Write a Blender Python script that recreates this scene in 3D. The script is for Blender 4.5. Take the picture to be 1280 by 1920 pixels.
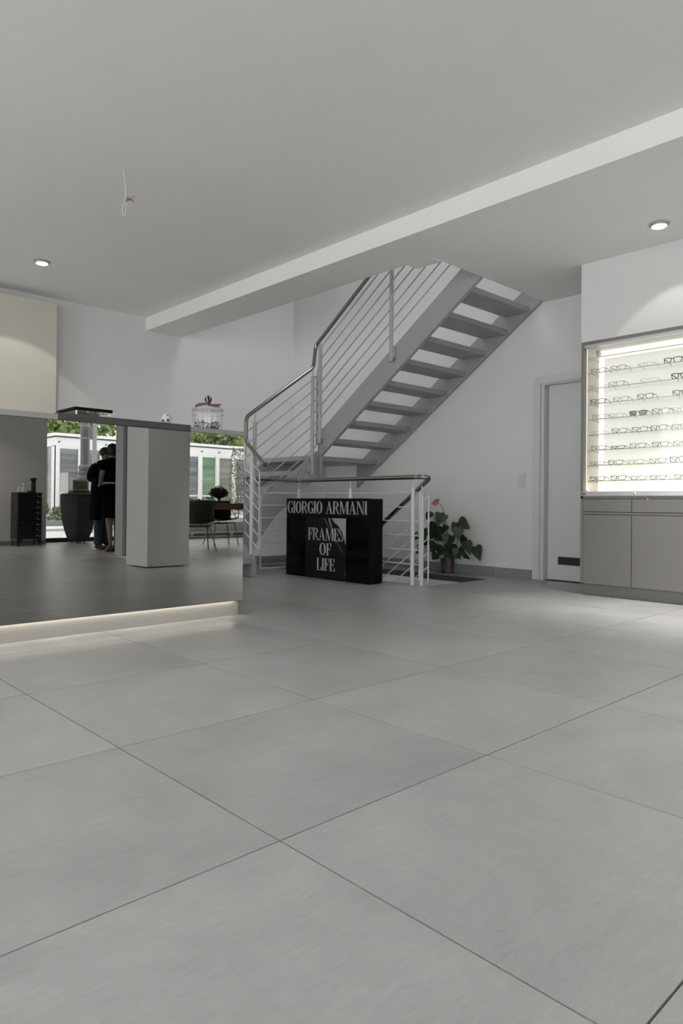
import bpy, bmesh, math, random
from math import sin, cos, pi, radians as R
from mathutils import Vector as V, Matrix
random.seed(7)
for o in list(bpy.data.objects): bpy.data.objects.remove(o)
sc = bpy.context.scene; COL = sc.collection

# ------------------------------------------------------------------ camera
cd = bpy.data.cameras.new('camera'); cam = bpy.data.objects.new('camera', cd); COL.objects.link(cam)
YAW, PIT, ROL, FPX, HC = 0.8141044, 0.006151, 0.0095347, 1301.109, 0.7611
F = V((cos(YAW), sin(YAW), 0)); Rt = V((sin(YAW), -cos(YAW), 0)); U = V((0, 0, 1))
F2 = F*cos(PIT) + U*sin(PIT); U2 = U*cos(PIT) - F*sin(PIT)
R3 = Rt*cos(ROL) + U2*sin(ROL); U3 = U2*cos(ROL) - Rt*sin(ROL)
cam.matrix_world = Matrix(((R3.x, U3.x, -F2.x, 0), (R3.y, U3.y, -F2.y, 0), (R3.z, U3.z, -F2.z, HC), (0, 0, 0, 1)))
cd.sensor_fit = 'AUTO'; cd.sensor_width = 36; cd.lens = FPX/1920*36; cd.shift_y = -23.26/1920
cd.clip_start = .02; cd.clip_end = 300
sc.camera = cam

# ------------------------------------------------------------------ sky, exposure
SKY = 5.5
w = bpy.data.worlds.new('overcast_sky'); sc.world = w; w.use_nodes = True
nt = w.node_tree; nt.nodes.clear()
wo = nt.nodes.new('ShaderNodeOutputWorld'); bg = nt.nodes.new('ShaderNodeBackground')
tc = nt.nodes.new('ShaderNodeTexCoord'); nz = nt.nodes.new('ShaderNodeTexNoise'); rp = nt.nodes.new('ShaderNodeValToRGB')
nz.inputs['Scale'].default_value = 2.2; nz.inputs['Detail'].default_value = 4
rp.color_ramp.elements[0].color = (.94, .965, 1, 1); rp.color_ramp.elements[1].color = (1, 1, 1, 1)
nt.links.new(tc.outputs['Generated'], nz.inputs['Vector']); nt.links.new(nz.outputs['Fac'], rp.inputs['Fac'])
nt.links.new(rp.outputs['Color'], bg.inputs['Color']); nt.links.new(bg.outputs['Background'], wo.inputs['Surface'])
bg.inputs['Strength'].default_value = SKY
sc.view_settings.view_transform = 'Standard'; sc.view_settings.look = 'None'
sc.view_settings.gamma = 1; sc.view_settings.use_curve_mapping = False
EXPOSURE = 0.02
sc.view_settings.exposure = EXPOSURE
SPOT_W = 1.0       # the round recessed ceiling lamps
LED = 20.0           # LED strips
try:
    sc.cycles.max_bounces = 14; sc.cycles.diffuse_bounces = 7; sc.cycles.glossy_bounces = 6
    sc.cycles.transparent_max_bounces = 24; sc.cycles.transmission_bounces = 8
    sc.cycles.caustics_reflective = False; sc.cycles.caustics_refractive = False
    sc.cycles.sample_clamp_indirect = 6
except Exception: pass
def portal(name, loc, rot, sx, sy):
    l = bpy.data.lights.new(name, 'AREA'); l.shape = 'RECTANGLE'; l.size = sx; l.size_y = sy
    l.cycles.is_portal = True
    o = bpy.data.objects.new(name, l); COL.objects.link(o); o.location = loc; o.rotation_euler = rot
# daylight comes in through the window openings (portals only guide sampling, they add no light)
portal('portal_street', (6.95, -5.32, 1.45), (R(90), 0, R(180)), 5.1, 2.9)
portal('portal_street_side', (-1.35, -5.32, 1.45), (R(90), 0, R(180)), 3.9, 2.9)
portal('portal_side', (-3.72, 1.35, 1.45), (R(90), 0, R(90)), 9.5, 2.9)

# ------------------------------------------------------------------ helpers
WL = {}
def link(o):
    COL.objects.link(o); return o
def tag(o, label=None, cat=None, group=None, kind=None):
    if label: o['label'] = label
    if cat: o['category'] = cat
    if group: o['group'] = group
    if kind: o['kind'] = kind
    return o
def thing(name, label, cat, loc=(0, 0, 0), rz=0, group=None, kind=None):
    o = link(bpy.data.objects.new(name, None)); o.empty_display_size = .1
    o.location = loc; o.rotation_euler = (0, 0, rz); WL[o] = V(loc)
    return tag(o, label, cat, group, kind)
class MB:
    def __init__(s): s.v = []; s.f = []; s.m = []; s.cur = 0
    def add(s, vs, fs):
        n = len(s.v); s.v += [tuple(p) for p in vs]; s.f += [tuple(i+n for i in f) for f in fs]; s.m += [s.cur]*len(fs); return s
    def box(s, x0, x1, y0, y1, z0, z1):
        vs = [(x, y, z) for x in (x0, x1) for y in (y0, y1) for z in (z0, z1)]
        return s.add(vs, [(0, 1, 3, 2), (4, 6, 7, 5), (0, 4, 5, 1), (2, 3, 7, 6), (0, 2, 6, 4), (1, 5, 7, 3)])
    def prism(s, pts, ex):
        """closed polygon (3-D points) pushed along ex"""
        ex = V(ex); n = len(pts); a = [V(p) for p in pts]; b = [p+ex for p in a]
        return s.add(a+b, [tuple(range(n))[::-1], tuple(range(n, 2*n))] + [(i, (i+1) % n, n+(i+1) % n, n+i) for i in range(n)])
    def tube(s, pts, r, n=8, cap=True, closed=False):
        pts = [V(p) for p in pts]; m = len(pts); rs = r if isinstance(r, (list, tuple)) else [r]*m
        t0 = (pts[1]-pts[0]).normalized(); up = V((0, 0, 1)) if abs(t0.z) < .9 else V((1, 0, 0))
        u = t0.cross(up).normalized(); vs = []
        for i, p in enumerate(pts):
            if closed: t = (pts[(i+1) % m]-pts[i-1])
            else: t = (pts[min(i+1, m-1)]-pts[max(i-1, 0)])
            t.normalize(); u = (u - t*u.dot(t)).normalized(); w_ = t.cross(u)
            k = 1.0
            if 0 < i < m-1 or closed:
                c_ = (pts[i]-pts[i-1]).normalized().dot(t); k = 1/max(c_, .5)
            vs += [p + (u*cos(2*pi*j/n) + w_*sin(2*pi*j/n))*rs[i]*k for j in range(n)]
        fs = [(i*n+j, i*n+(j+1) % n, ((i+1) % m)*n+(j+1) % n, ((i+1) % m)*n+j) for i in range(m if closed else m-1) for j in range(n)]
        if cap and not closed: fs += [tuple(range(n))[::-1], tuple(range((m-1)*n, m*n))]
        return s.add(vs, fs)
    def lathe(s, prof, c, n=24, axis='z', a0=0):
        vs = []; c = V(c)
        for r, h in prof:
            for j in range(n):
                a = a0+2*pi*j/n
                p = (r*cos(a), r*sin(a), h)
                if axis == 'x': p = (h, p[0], p[1])
                if axis == 'y': p = (p[0], h, p[1])
                vs.append(c+V(p))
        m = len(prof)
        fs = [(i*n+j, i*n+(j+1) % n, (i+1)*n+(j+1) % n, (i+1)*n+j) for i in range(m-1) for j in range(n)]
        if prof[0][0] > 1e-6: fs.append(tuple(range(n))[::-1])
        if prof[-1][0] > 1e-6: fs.append(tuple(range((m-1)*n, m*n)))
        return s.add(vs, fs)
    def ball(s, c, r, n=16, sz=1, sy=1):
        pr = [(max(r*sin(pi*i/(n//2)), 1e-5), -r*cos(pi*i/(n//2))*sz) for i in range(n//2+1)]
        return s.lathe(pr, c, n)
    def quad(s, a, b, c, d): return s.add([a, b, c, d], [(0, 1, 2, 3)])
    def build(s, name, mats, parent=None, smooth=False, local=False, bevel=0, kind=None, label=None):
        me = bpy.data.meshes.new(name); off = V((0, 0, 0)) if (local or parent is None) else WL[parent]
        me.from_pydata([V(p)-off for p in s.v], [], s.f)
        ms = mats if isinstance(mats, (list, tuple)) else [mats]
        for m in ms: me.materials.append(m)
        if len(ms) > 1: me.polygons.foreach_set('material_index', s.m)
        bm = bmesh.new(); bm.from_mesh(me); bmesh.ops.recalc_face_normals(bm, faces=bm.faces); bm.to_mesh(me); bm.free()
        if smooth:
            me.polygons.foreach_set('use_smooth', [True]*len(me.polygons))
            try: me.set_sharp_from_angle(angle=R(40))
            except Exception: pass
        o = link(bpy.data.objects.new(name, me))
        if parent is not None: o.parent = parent; WL[o] = WL[parent]
        else: WL[o] = V((0, 0, 0))
        if bevel:
            b = o.modifiers.new('bevel', 'BEVEL'); b.width = bevel; b.segments = 2; b.limit_method = 'ANGLE'
        if kind: o['kind'] = kind
        if label: o['label'] = label
        return o
def bx(name, mats, parent, *a, **k): return MB().box(*a).build(name, mats, parent, **k)
def structure(o, label, cat): return tag(o, label, cat, kind='structure')

# ------------------------------------------------------------------ materials
def new(name):
    m = bpy.data.materials.new(name); m.use_nodes = True
    return m, m.node_tree, m.node_tree.nodes['Principled BSDF']
def mat(name, col, rough=.5, metal=0, spec=.5, var=0, scale=8, bump=0, bscale=60, emit=0, ecol=None, coat=0, stretch=None, rvar=0):
    m, t, b = new(name)
    b.inputs['Base Color'].default_value = (*col, 1); b.inputs['Roughness'].default_value = rough
    b.inputs['Metallic'].default_value = metal; b.inputs['Specular IOR Level'].default_value = spec
    b.inputs['Coat Weight'].default_value = coat; b.inputs['Coat Roughness'].default_value = .05
    co = None
    if var or bump or rvar:
        c = t.nodes.new('ShaderNodeTexCoord'); mp = t.nodes.new('ShaderNodeMapping'); t.links.new(c.outputs['Object'], mp.inputs['Vector'])
        if stretch: mp.inputs['Scale'].default_value = stretch
        co = mp.outputs['Vector']
    if var or rvar:
        n = t.nodes.new('ShaderNodeTexNoise'); n.inputs['Scale'].default_value = scale; n.inputs['Detail'].default_value = 5
        t.links.new(co, n.inputs['Vector'])
        if var:
            r = t.nodes.new('ShaderNodeValToRGB'); r.color_ramp.elements[0].position = .3; r.color_ramp.elements[1].position = .7
            r.color_ramp.elements[0].color = (*[x*(1-var) for x in col], 1); r.color_ramp.elements[1].color = (*[min(1, x*(1+var)) for x in col], 1)
            t.links.new(n.outputs['Fac'], r.inputs['Fac']); t.links.new(r.outputs['Color'], b.inputs['Base Color'])
        if rvar:
            q = t.nodes.new('ShaderNodeMapRange'); q.inputs['To Min'].default_value = rough-rvar; q.inputs['To Max'].default_value = rough+rvar
            t.links.new(n.outputs['Fac'], q.inputs['Value']); t.links.new(q.outputs['Result'], b.inputs['Roughness'])
    if bump:
        n2 = t.nodes.new('ShaderNodeTexNoise'); n2.inputs['Scale'].default_value = bscale; n2.inputs['Detail'].default_value = 3
        t.links.new(co, n2.inputs['Vector']); bu = t.nodes.new('ShaderNodeBump'); bu.inputs['Strength'].default_value = bump; bu.inputs['Distance'].default_value = .01
        t.links.new(n2.outputs['Fac'], bu.inputs['Height']); t.links.new(bu.outputs['Normal'], b.inputs['Normal'])
    if emit:
        b.inputs['Emission Color'].default_value = (*(ecol or col), 1); b.inputs['Emission Strength'].default_value = emit
    return m
def glass(name, tint=(1, 1, 1), refl=.9, rough=0.0, ior=1.45):
    """thin architectural glass: clear transmission plus a Fresnel mirror reflection"""
    m = bpy.data.materials.new(name); m.use_nodes = True; t = m.node_tree; t.nodes.clear()
    o = t.nodes.new('ShaderNodeOutputMaterial'); tr = t.nodes.new('ShaderNodeBsdfTransparent'); gl = t.nodes.new('ShaderNodeBsdfGlossy')
    lw = t.nodes.new('ShaderNodeLayerWeight'); lw.inputs['Blend'].default_value = .5; fr = t.nodes.new('ShaderNodeMath'); fr.operation = 'POWER'; fr.inputs[1].default_value = 5; t.links.new(lw.outputs['Facing'], fr.inputs[0]); mu = t.nodes.new('ShaderNodeMath'); mu.operation = 'MULTIPLY_ADD'; mu.inputs[1].default_value = refl; mu.inputs[2].default_value = .04*refl
    mx = t.nodes.new('ShaderNodeMixShader'); tr.inputs['Color'].default_value = (*tint, 1); gl.inputs['Roughness'].default_value = rough
    t.links.new(fr.outputs[0], mu.inputs[0]); t.links.new(mu.outputs[0], mx.inputs['Fac'])
    t.links.new(tr.outputs[0], mx.inputs[1]); t.links.new(gl.outputs[0], mx.inputs[2]); t.links.new(mx.outputs[0], o.inputs['Surface'])
    return m
def emis(name, col, s):
    m = bpy.data.materials.new(name); m.use_nodes = True; t = m.node_tree; t.nodes.clear()
    o = t.nodes.new('ShaderNodeOutputMaterial'); e = t.nodes.new('ShaderNodeEmission'); e.inputs['Color'].default_value = (*col, 1); e.inputs['Strength'].default_value = s
    t.links.new(e.outputs[0], o.inputs['Surface']); return m
def tile_material():
    m, t, b = new('porcelain_tile'); N = t.nodes.new; L = t.links.new
    g = N('ShaderNodeNewGeometry'); oi = N('ShaderNodeObjectInfo')
    ad = N('ShaderNodeVectorMath'); ad.operation = 'MULTIPLY_ADD'
    L(oi.outputs['Random'], ad.inputs[0]); ad.inputs[1].default_value = (37, 53, 11); L(g.outputs['Position'], ad.inputs[2])
    n1 = N('ShaderNodeTexNoise'); n1.inputs['Scale'].default_value = 2.6; n1.inputs['Detail'].default_value = 8; n1.inputs['Roughness'].default_value = .62; n1.inputs['Distortion'].default_value = .5
    L(ad.outputs[0], n1.inputs['Vector'])
    mp = N('ShaderNodeMapping'); mp.inputs['Scale'].default_value = (6, 30, 6); mp.inputs['Rotation'].default_value = (0, 0, .5); L(ad.outputs[0], mp.inputs['Vector'])
    n2 = N('ShaderNodeTexNoise'); n2.inputs['Scale'].default_value = 3; n2.inputs['Detail'].default_value = 6; n2.inputs['Distortion'].default_value = 1.2; L(mp.outputs[0], n2.inputs['Vector'])
    mx = N('ShaderNodeMix'); mx.inputs['Factor'].default_value = .35; L(n1.outputs['Fac'], mx.inputs[2]); L(n2.outputs['Fac'], mx.inputs[3])
    rp = N('ShaderNodeValToRGB'); e = rp.color_ramp.elements; e[0].position = .3; e[0].color = (.285, .284, .28, 1); e[1].position = .72; e[1].color = (.43, .428, .422, 1)
    L(mx.outputs[0], rp.inputs['Fac'])
    br = N('ShaderNodeMapRange'); br.inputs['To Min'].default_value = .94; br.inputs['To Max'].default_value = 1.05; L(oi.outputs['Random'], br.inputs['Value'])
    mm = N('ShaderNodeVectorMath'); mm.operation = 'SCALE'; L(rp.outputs['Color'], mm.inputs[0]); L(br.outputs['Result'], mm.inputs['Scale'])
    L(mm.outputs[0], b.inputs['Base Color']); b.inputs['Specular IOR Level'].default_value = .62
    rr = N('ShaderNodeMapRange'); rr.inputs['To Min'].default_value = .29; rr.inputs['To Max'].default_value = .36; L(n1.outputs['Fac'], rr.inputs['Value']); L(rr.outputs['Result'], b.inputs['Roughness'])
    bu = N('ShaderNodeBump'); bu.inputs['Strength'].default_value = .02; bu.inputs['Distance'].default_value = .002; L(n2.outputs['Fac'], bu.inputs['Height']); L(bu.outputs['Normal'], b.inputs['Normal'])
    return m
M = dict(
    wall=mat('white_plaster', (.72, .72, .715), .85, spec=.25, var=.012, scale=3, bump=.05, bscale=180),
    ceil=mat('ceiling_paint', (.83, .825, .81), .9, spec=.2, var=.01, scale=2),
    grout=mat('grout', (.12, .12, .115), .8),
    tile=tile_material(),
    skirt=mat('grey_skirting_tile', (.26, .265, .275), .4, var=.08, scale=12),
    beige=mat('beige_panel_lacquer', (.62, .585, .52), .5, spec=.35, var=.015, scale=5, bump=.03, bscale=90),
    rearwall=mat('warm_grey_plaster', (.66, .64, .61), .85, spec=.2),
    mirror=mat('tinted_mirror', (.315, .31, .30), 0.0, 1),
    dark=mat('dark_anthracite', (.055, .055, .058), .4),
    edge=mat('mirror_edge', (.03, .03, .03), .4),
    plinth=mat('counter_plinth_laminate', (.37, .357, .333), .5, var=.03, scale=20, stretch=(1, 8, 8)),
    worktop=mat('grey_worktop', (.29, .29, .285), .5),
    stairmetal=mat('light_grey_steel_paint', (.345, .35, .36), .45, spec=.4),
    railpaint=mat('pale_grey_rail_paint', (.62, .625, .635), .4),
    steel=mat('brushed_stainless', (.33, .31, .29), .2, 1),
    black=mat('black_laminate', (.003, .003, .003), .55, spec=.12),
    blackgloss=mat('glossy_black_panel', (.002, .002, .002), .08, spec=.2),
    posterblack=mat('dark_poster_print', (.006, .006, .006), .3, spec=.2),
    postergrey=mat('pale_poster_print', (.30, .30, .30), .4),
    postermid=mat('mid_poster_print', (.09, .09, .09), .4),
    letter=mat('silver_lettering', (.36, .36, .36), .45),
    cab=mat('taupe_metallic_laminate', (.185, .177, .166), .38, spec=.5, var=.03, scale=40, stretch=(1, 6, .15)),
    cabdark=mat('cabinet_shadow_gap', (.02, .02, .02), .7),
    alu=mat('satin_aluminium', (.55, .55, .56), .35, 1),
    chrome=mat('chrome', (.8, .8, .8), .08, 1),
    brass=mat('brass_lock', (.7, .55, .25), .3, 1),
    niche=mat('niche_lining', (.74, .70, .635), .5),
    glow=mat('backlit_acrylic', (.75, .74, .71), .4, emit=.42, ecol=(1, .975, .90)),
    ledc=emis('warm_led', (1, .93, .80), LED), fillstrip=emis('hidden_fill_strip', (1, .95, .84), 50), backglow=emis('back_glow_plate', (1, .97, .88), 1.25), ledf=emis('soft_led_profile', (1, .93, .78), 1.15),
    lens=emis('lamp_lens', (1, .97, .92), 6),
    clear=glass('clear_glass', refl=.9), doorglass=glass('sliding_door_glass', refl=.35), shopglass=glass('shop_window_glass', (.985, .985, .98), .8),
    shelfglass=glass('shelf_glass', (.985, .995, .985), .35),
    shelfedge=mat('green_glass_edge', (.36, .50, .34), .15, spec=.6),
    door=mat('white_door_paint', (.68, .69, .70), .4), doorframe=mat('white_frame_paint', (.64, .64, .635), .45),
    vent=mat('dark_vent', (.05, .055, .06), .4), ventslot=mat('vent_slot', (.008, .008, .008), .8),
    switch=mat('white_switch_plastic', (.62, .62, .60), .35),
    white=mat('white_gloss', (.8, .8, .8), .2), cable=mat('white_cable', (.62, .62, .63), .5), wire=mat('dark_wire', (.10, .07, .06), .5), copper=mat('copper_ends', (.35, .2, .16), .4),
    leaf=mat('dark_green_leaf', (.012, .027, .009), .5, var=.35, scale=14), leaflight=mat('fresh_green_leaf', (.022, .05, .010), .5, var=.25, scale=14),
    stemg=mat('green_stem', (.05, .06, .025), .5), pink=mat('pink_spathe', (.47, .235, .225), .35, var=.15, scale=20), spadix=mat('pale_green_spadix', (.25, .27, .10), .5),
    soil=mat('dark_soil', (.02, .014, .01), .9), potbrown=mat('brown_nursery_pot', (.05, .028, .022), .6),
    ribbon=mat('wine_red_ribbon', (.10, .027, .03), .45, var=.2, scale=30), ball_w=mat('white_ceramic', (.72, .73, .72), .18), ball_b=mat('black_glaze', (.008, .008, .008), .2),
    foil1=mat('silver_foil', (.75, .75, .78), .22, 1), foil2=mat('dark_foil', (.10, .10, .13), .25, 1), foil3=mat('gold_foil', (.75, .62, .35), .25, 1),
    chest=mat('black_steel', (.022, .022, .024), .35), chestfront=mat('black_drawer_front', (.008, .008, .009), .3), print_=mat('white_print', (.6, .6, .6), .6),
    crystal=mat('cut_crystal', (.75, .75, .8), .05, spec=.9), planter=mat('anthracite_planter', (.035, .035, .037), .6, bump=.15, bscale=120),
    redvel=mat('dark_red_cloth', (.035, .012, .012), .8), photo=mat('sepia_photo', (.09, .075, .06), .5, var=.9, scale=16), sand=mat('cream_card', (.5, .46, .38), .7),
    framegrey=mat('grey_window_frame', (.16, .165, .17), .4), sill=mat('dark_sill', (.05, .05, .052), .4), framelight=mat('light_metal_post', (.46, .47, .47), .45),
    chairblk=mat('black_chair_shell', (.018, .016, .014), .4), legmetal=mat('grey_chair_leg', (.28, .255, .23), .35, 1), wood=mat('oiled_walnut', (.16, .095, .055), .5, var=.35, scale=10, stretch=(1, 14, 14)),
    urn=mat('rusty_iron', (.035, .024, .018), .7, bump=.3, bscale=90), ivy=mat('ivy_leaf', (.03, .045, .018), .5, var=.5, scale=30),
    rail_w=mat('white_heater', (.78, .78, .78), .4), grille=mat('grey_heater_grille', (.16, .17, .18), .5),
    skin=mat('skin', (.24, .165, .13), .5), hair=mat('dark_brown_hair', (.012, .008, .007), .55), hair2=mat('black_hair', (.009, .008, .008), .5),
    dress=mat('black_dress', (.002, .002, .0025), .9, spec=.08), belt=mat('pale_belt', (.42, .33, .28), .5), jacket=mat('dark_navy_jacket', (.003, .0035, .007), .8, spec=.2), coat=mat('navy_coat', (.004, .005, .010), .8, spec=.15),
    jeans=mat('grey_blue_denim', (.035, .041, .054), .85, var=.3, scale=9), shoeb=mat('black_shoe', (.012, .012, .013), .4), heel=mat('brown_suede_shoe', (.07, .045, .032), .7), eye=mat('eye', (.02, .015, .012), .3),
    pave=mat('pale_paving', (.62, .62, .62), .8, var=.05, scale=2), road=mat('grey_asphalt', (.22, .225, .23), .85, var=.06, scale=5), kerb=mat('kerb_stone', (.20, .205, .21), .8), bed=mat('garden_bed', (.28, .24, .19), .95, var=.2, scale=3),
    pav=mat('white_pavilion_panel', (.80, .81, .82), .5), pavgap=mat('pavilion_shadow_joint', (.10, .10, .10), .7), pavglass=mat('pavilion_window_glass', (.13, .145, .15), .12, spec=.6, var=.55, scale=1.6, stretch=(.15, .15, 3)),
    pavgreen=mat('green_window_glass', (.16, .27, .17), .12, spec=.6, var=.45, scale=1.5, stretch=(.2, .2, 2)), pavtan=mat('brownish_window_glass', (.20, .20, .165), .12, spec=.6, var=.4, scale=1.5, stretch=(.2, .2, 3)),
    iron=mat('grey_cast_iron', (.085, .085, .083), .4, var=.1, scale=4), ironlt=mat('pale_pole_paint', (.25, .255, .26), .5), bark=mat('grey_bark', (.075, .068, .06), .9, bump=.4, bscale=20),
    tree=mat('tree_leaf', (.20, .29, .09), .55, var=.45, scale=1.6), treedark=mat('purple_tree_leaf', (.035, .022, .03), .6, var=.4, scale=2), bush=mat('shrub_leaf', (.14, .21, .085), .6, var=.5, scale=4), vine=mat('vine_leaf', (.18, .20, .14), .7, var=.4, scale=6),
    roof=mat('dark_roof', (.10, .095, .09), .8),
)
for k in ('leaf', 'leaflight', 'tree', 'bush', 'vine', 'ivy'):
    b = M[k].node_tree.nodes['Principled BSDF']
    b.inputs['Subsurface Weight'].default_value = 0
for k, c in (('tree', .35), ('bush', .25)):
    M[k].node_tree.nodes['Principled BSDF'].inputs['Transmission Weight'].default_value = 0

# ------------------------------------------------------------------ room shell
ZM, ZB, ZR = 3.005, 2.845, 2.85          # main ceiling, beam underside, right-hand ceiling
XD, YW = 6.38, 7.78                      # door wall, back wall
SX0, SX1, SY0, SY1 = 5.06, 5.98, 4.16, 6.9   # stairwell hole in the floor
T = .8; OX, OY = .982, 1.232
fl = structure(MB().box(-3.6, SX0, -5.25, YW, -.25, -.004).box(SX0, SX1, -5.25, SY0, -.25, -.004).box(SX0, SX1, SY1, YW, -.25, -.004)
    .box(SX1, XD, -5.25, YW, -.25, -.004).box(XD, 10.6, -5.25, .9, -.25, -.004).box(XD, 6.6, 2.95, 3.80, -.25, -.003).build('floor', M['grout']), 'grey large format porcelain tile floor of the shop', 'floor')
regs = [(-3.6, SX0, -5.22, YW), (SX0, SX1, -5.22, SY0), (SX0, SX1, SY1, YW), (SX1, XD, -5.22, YW), (XD, 10.6, -5.22, .9)]
field = MB(); G = .0022
for i in range(-6, 13):
    for j in range(-9, 10):
        x0, x1, y0, y1 = OX+(i-.0)*T, OX+(i+1)*T, OY+j*T, OY+(j+1)*T
        mb = MB()
        for a, b_, c, d in regs:
            X0, X1, Y0, Y1 = max(x0+G, a), min(x1-G, b_), max(y0+G, c), min(y1-G, d)
            if X1-X0 > .01 and Y1-Y0 > .01: mb.box(X0, X1, Y0, Y1, -.004, 0)
        if not mb.f: continue
        cx, cy = (x0+x1)/2, (y0+y1)/2; yv = 7.73-cy
        direct = cy > -1.2 and cx > -1.3 and cx+cy > .5 and not (cy > 4.6 and cx < 2.6)
        mirr = cy < 3.9 and .2*yv < cx < .86*yv+.6
        if direct or mirr: mb.build('tile', M['tile'], fl)
        else: field.add(mb.v, mb.f)
field.build('tile_field', M['tile'], fl, kind='stuff')

# walls
structure(MB().box(-3.85, 6.6, YW, 8.0, 0, 3.1).box(-3.85, 6.6, YW+.03, 8.0, 3.1, 5.6).build('wall_back', M['wall']), 'white plastered back wall behind the mirror counter and stairs', 'wall')
structure(MB().box(XD, 6.62, 3.80, 8.0, -2.4, 5.6).box(XD, 6.62, 2.95, 3.80, 2.03, 2.86).box(XD, 6.62, 2.9, 2.97, 0, 2.86).box(6.54, 6.62, 2.97, 3.80, -.25, 2.03).build('wall_right', M['wall']), 'white wall with the door, light switch and stair stringer', 'wall')  # last box: unseen backing added to stop light leaking under the door
structure(MB().box(5.62, 6.6, .9, 2.95, 2.172, 2.86).box(5.9, 6.6, .9, 2.95, 0, 2.172).box(5.70, 6.38, 2.938, 2.95, 0, 2.172).build('wall_cabinet', M['wall']), 'white wall section above the lit eyewear cabinet', 'wall')
structure(MB().box(6.6, 10.7, .9, 1.1, 0, 2.86).build('wall_side_room', M['wall']), 'white end wall of the seating area behind the cabinet', 'wall')
structure(MB().box(10.6, 10.8, -5.4, 1.1, 0, 2.86).build('wall_far_side', M['wall']), 'white far side wall of the seating area', 'wall')
structure(MB().box(4.3, XD, 7.1, YW, 0, 1.262).build('wall_stair_base', M['wall']), 'low white wall carrying the stair landing', 'wall')
# stair shaft to the upper floor; roof light added to let daylight in
structure(MB().box(4.3, 4.535, 3.5, YW+.03, 3.1, 5.6).box(4.535, XD, 3.5, 3.739, 2.90, 5.6).box(4.3, 6.6, 3.5, 4.1, 5.6, 5.75).box(4.3, 6.6, 7.1, 8.0, 5.6, 5.75).box(4.3, 4.7, 4.1, 7.1, 5.6, 5.75).box(6.0, 6.6, 4.1, 7.1, 5.6, 5.75).box(4.7, 6.0, 5.9, 7.1, 5.6, 5.75)
    .build('wall_stair_shaft', M['wall']), 'white walls of the open stair shaft above the ceiling', 'wall')
structure(MB().box(4.7, 6.0, 4.1, 5.9, 5.62, 5.64).build('window_5_added', M['shopglass']), 'added roof light glazing over the stair shaft', 'window')
# basement walls under the stair hole
structure(MB().box(SX1, SX1+.12, SY0-.1, SY1+.1, -2.4, -.25).box(SX0-.12, SX0, SY0-.1, SY1+.1, -2.4, -.25).box(SX0, SX1, SY0-.12, SY0, -2.4, -.25).box(SX0, SX1, SY1, SY1+.12, -2.4, -.25).box(SX0-.1, SX1+.1, SY0-.1, SY1+.1, -2.5, -2.4)
    .build('wall_basement', M['wall']), 'white walls of the basement stairwell below the floor', 'wall')
structure(MB().box(SX1-.008, SX1+.002, SY0, SY1, -.058, .001).build('trim_stairwell', M['dark']), 'dark edge trim along the stair opening beside the plant', 'trim')
structure(MB().box(SX1-.004, SX1+.003, SY0, SY1, -.25, -.058).box(SX0-.003, SX0+.004, SY0, SY1, -.25, -.004).box(SX0, SX1, SY0-.003, SY0+.004, -.25, -.006).build('trim_opening', M['wall']), 'white plastered edge of the floor slab inside the stair opening', 'trim')
# ceilings
structure(MB().box(-3.85, 4.045, -5.45, 8.0, ZM, 3.3).build('ceiling', M['ceil']), 'plain grey white main ceiling over the shop floor', 'ceiling')
structure(MB().box(4.045, 4.535, -5.45, 8.0, ZB, 3.3).box(4.535, 4.68, 3.74, 4.01, ZB, 3.2).build('ceiling_beam', M['ceil']), 'long boxed ceiling beam running above the stairwell edge', 'beam')
structure(MB().box(4.535, 10.8, -5.45, 3.74, ZR, 3.3).box(6.38, 6.6, 2.9, 3.74, ZR, 3.3).build('ceiling_right', M['ceil']), 'lower ceiling in front of the eyewear cabinet and door', 'ceiling')
# skirting tiles
def skirting(name, label, axis, fixed, a, b, step, first, t=.012, h=.095):
    root = thing(name, label, 'baseboard', (0, 0, 0), kind='structure')
    p = a; q = first
    while p < b-.01:
        e = min(q, b)
        mb = MB()
        if axis == 'y': mb.box(fixed-t, fixed, p+.002, e-.002, 0, h)
        else: mb.box(p+.002, e-.002, fixed-t, fixed, 0, h)
        mb.build('tile', M['skirt'], root); p = e; q = e+step
skirting('baseboard_right', 'grey skirting tiles along the wall behind the plant', 'y', XD, 3.872, 7.1, .8, 4.33)
skirting('baseboard_back', 'grey skirting tiles below the low stair landing wall', 'x', 7.1, 4.3, 6.36, .8, 4.9)

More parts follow.
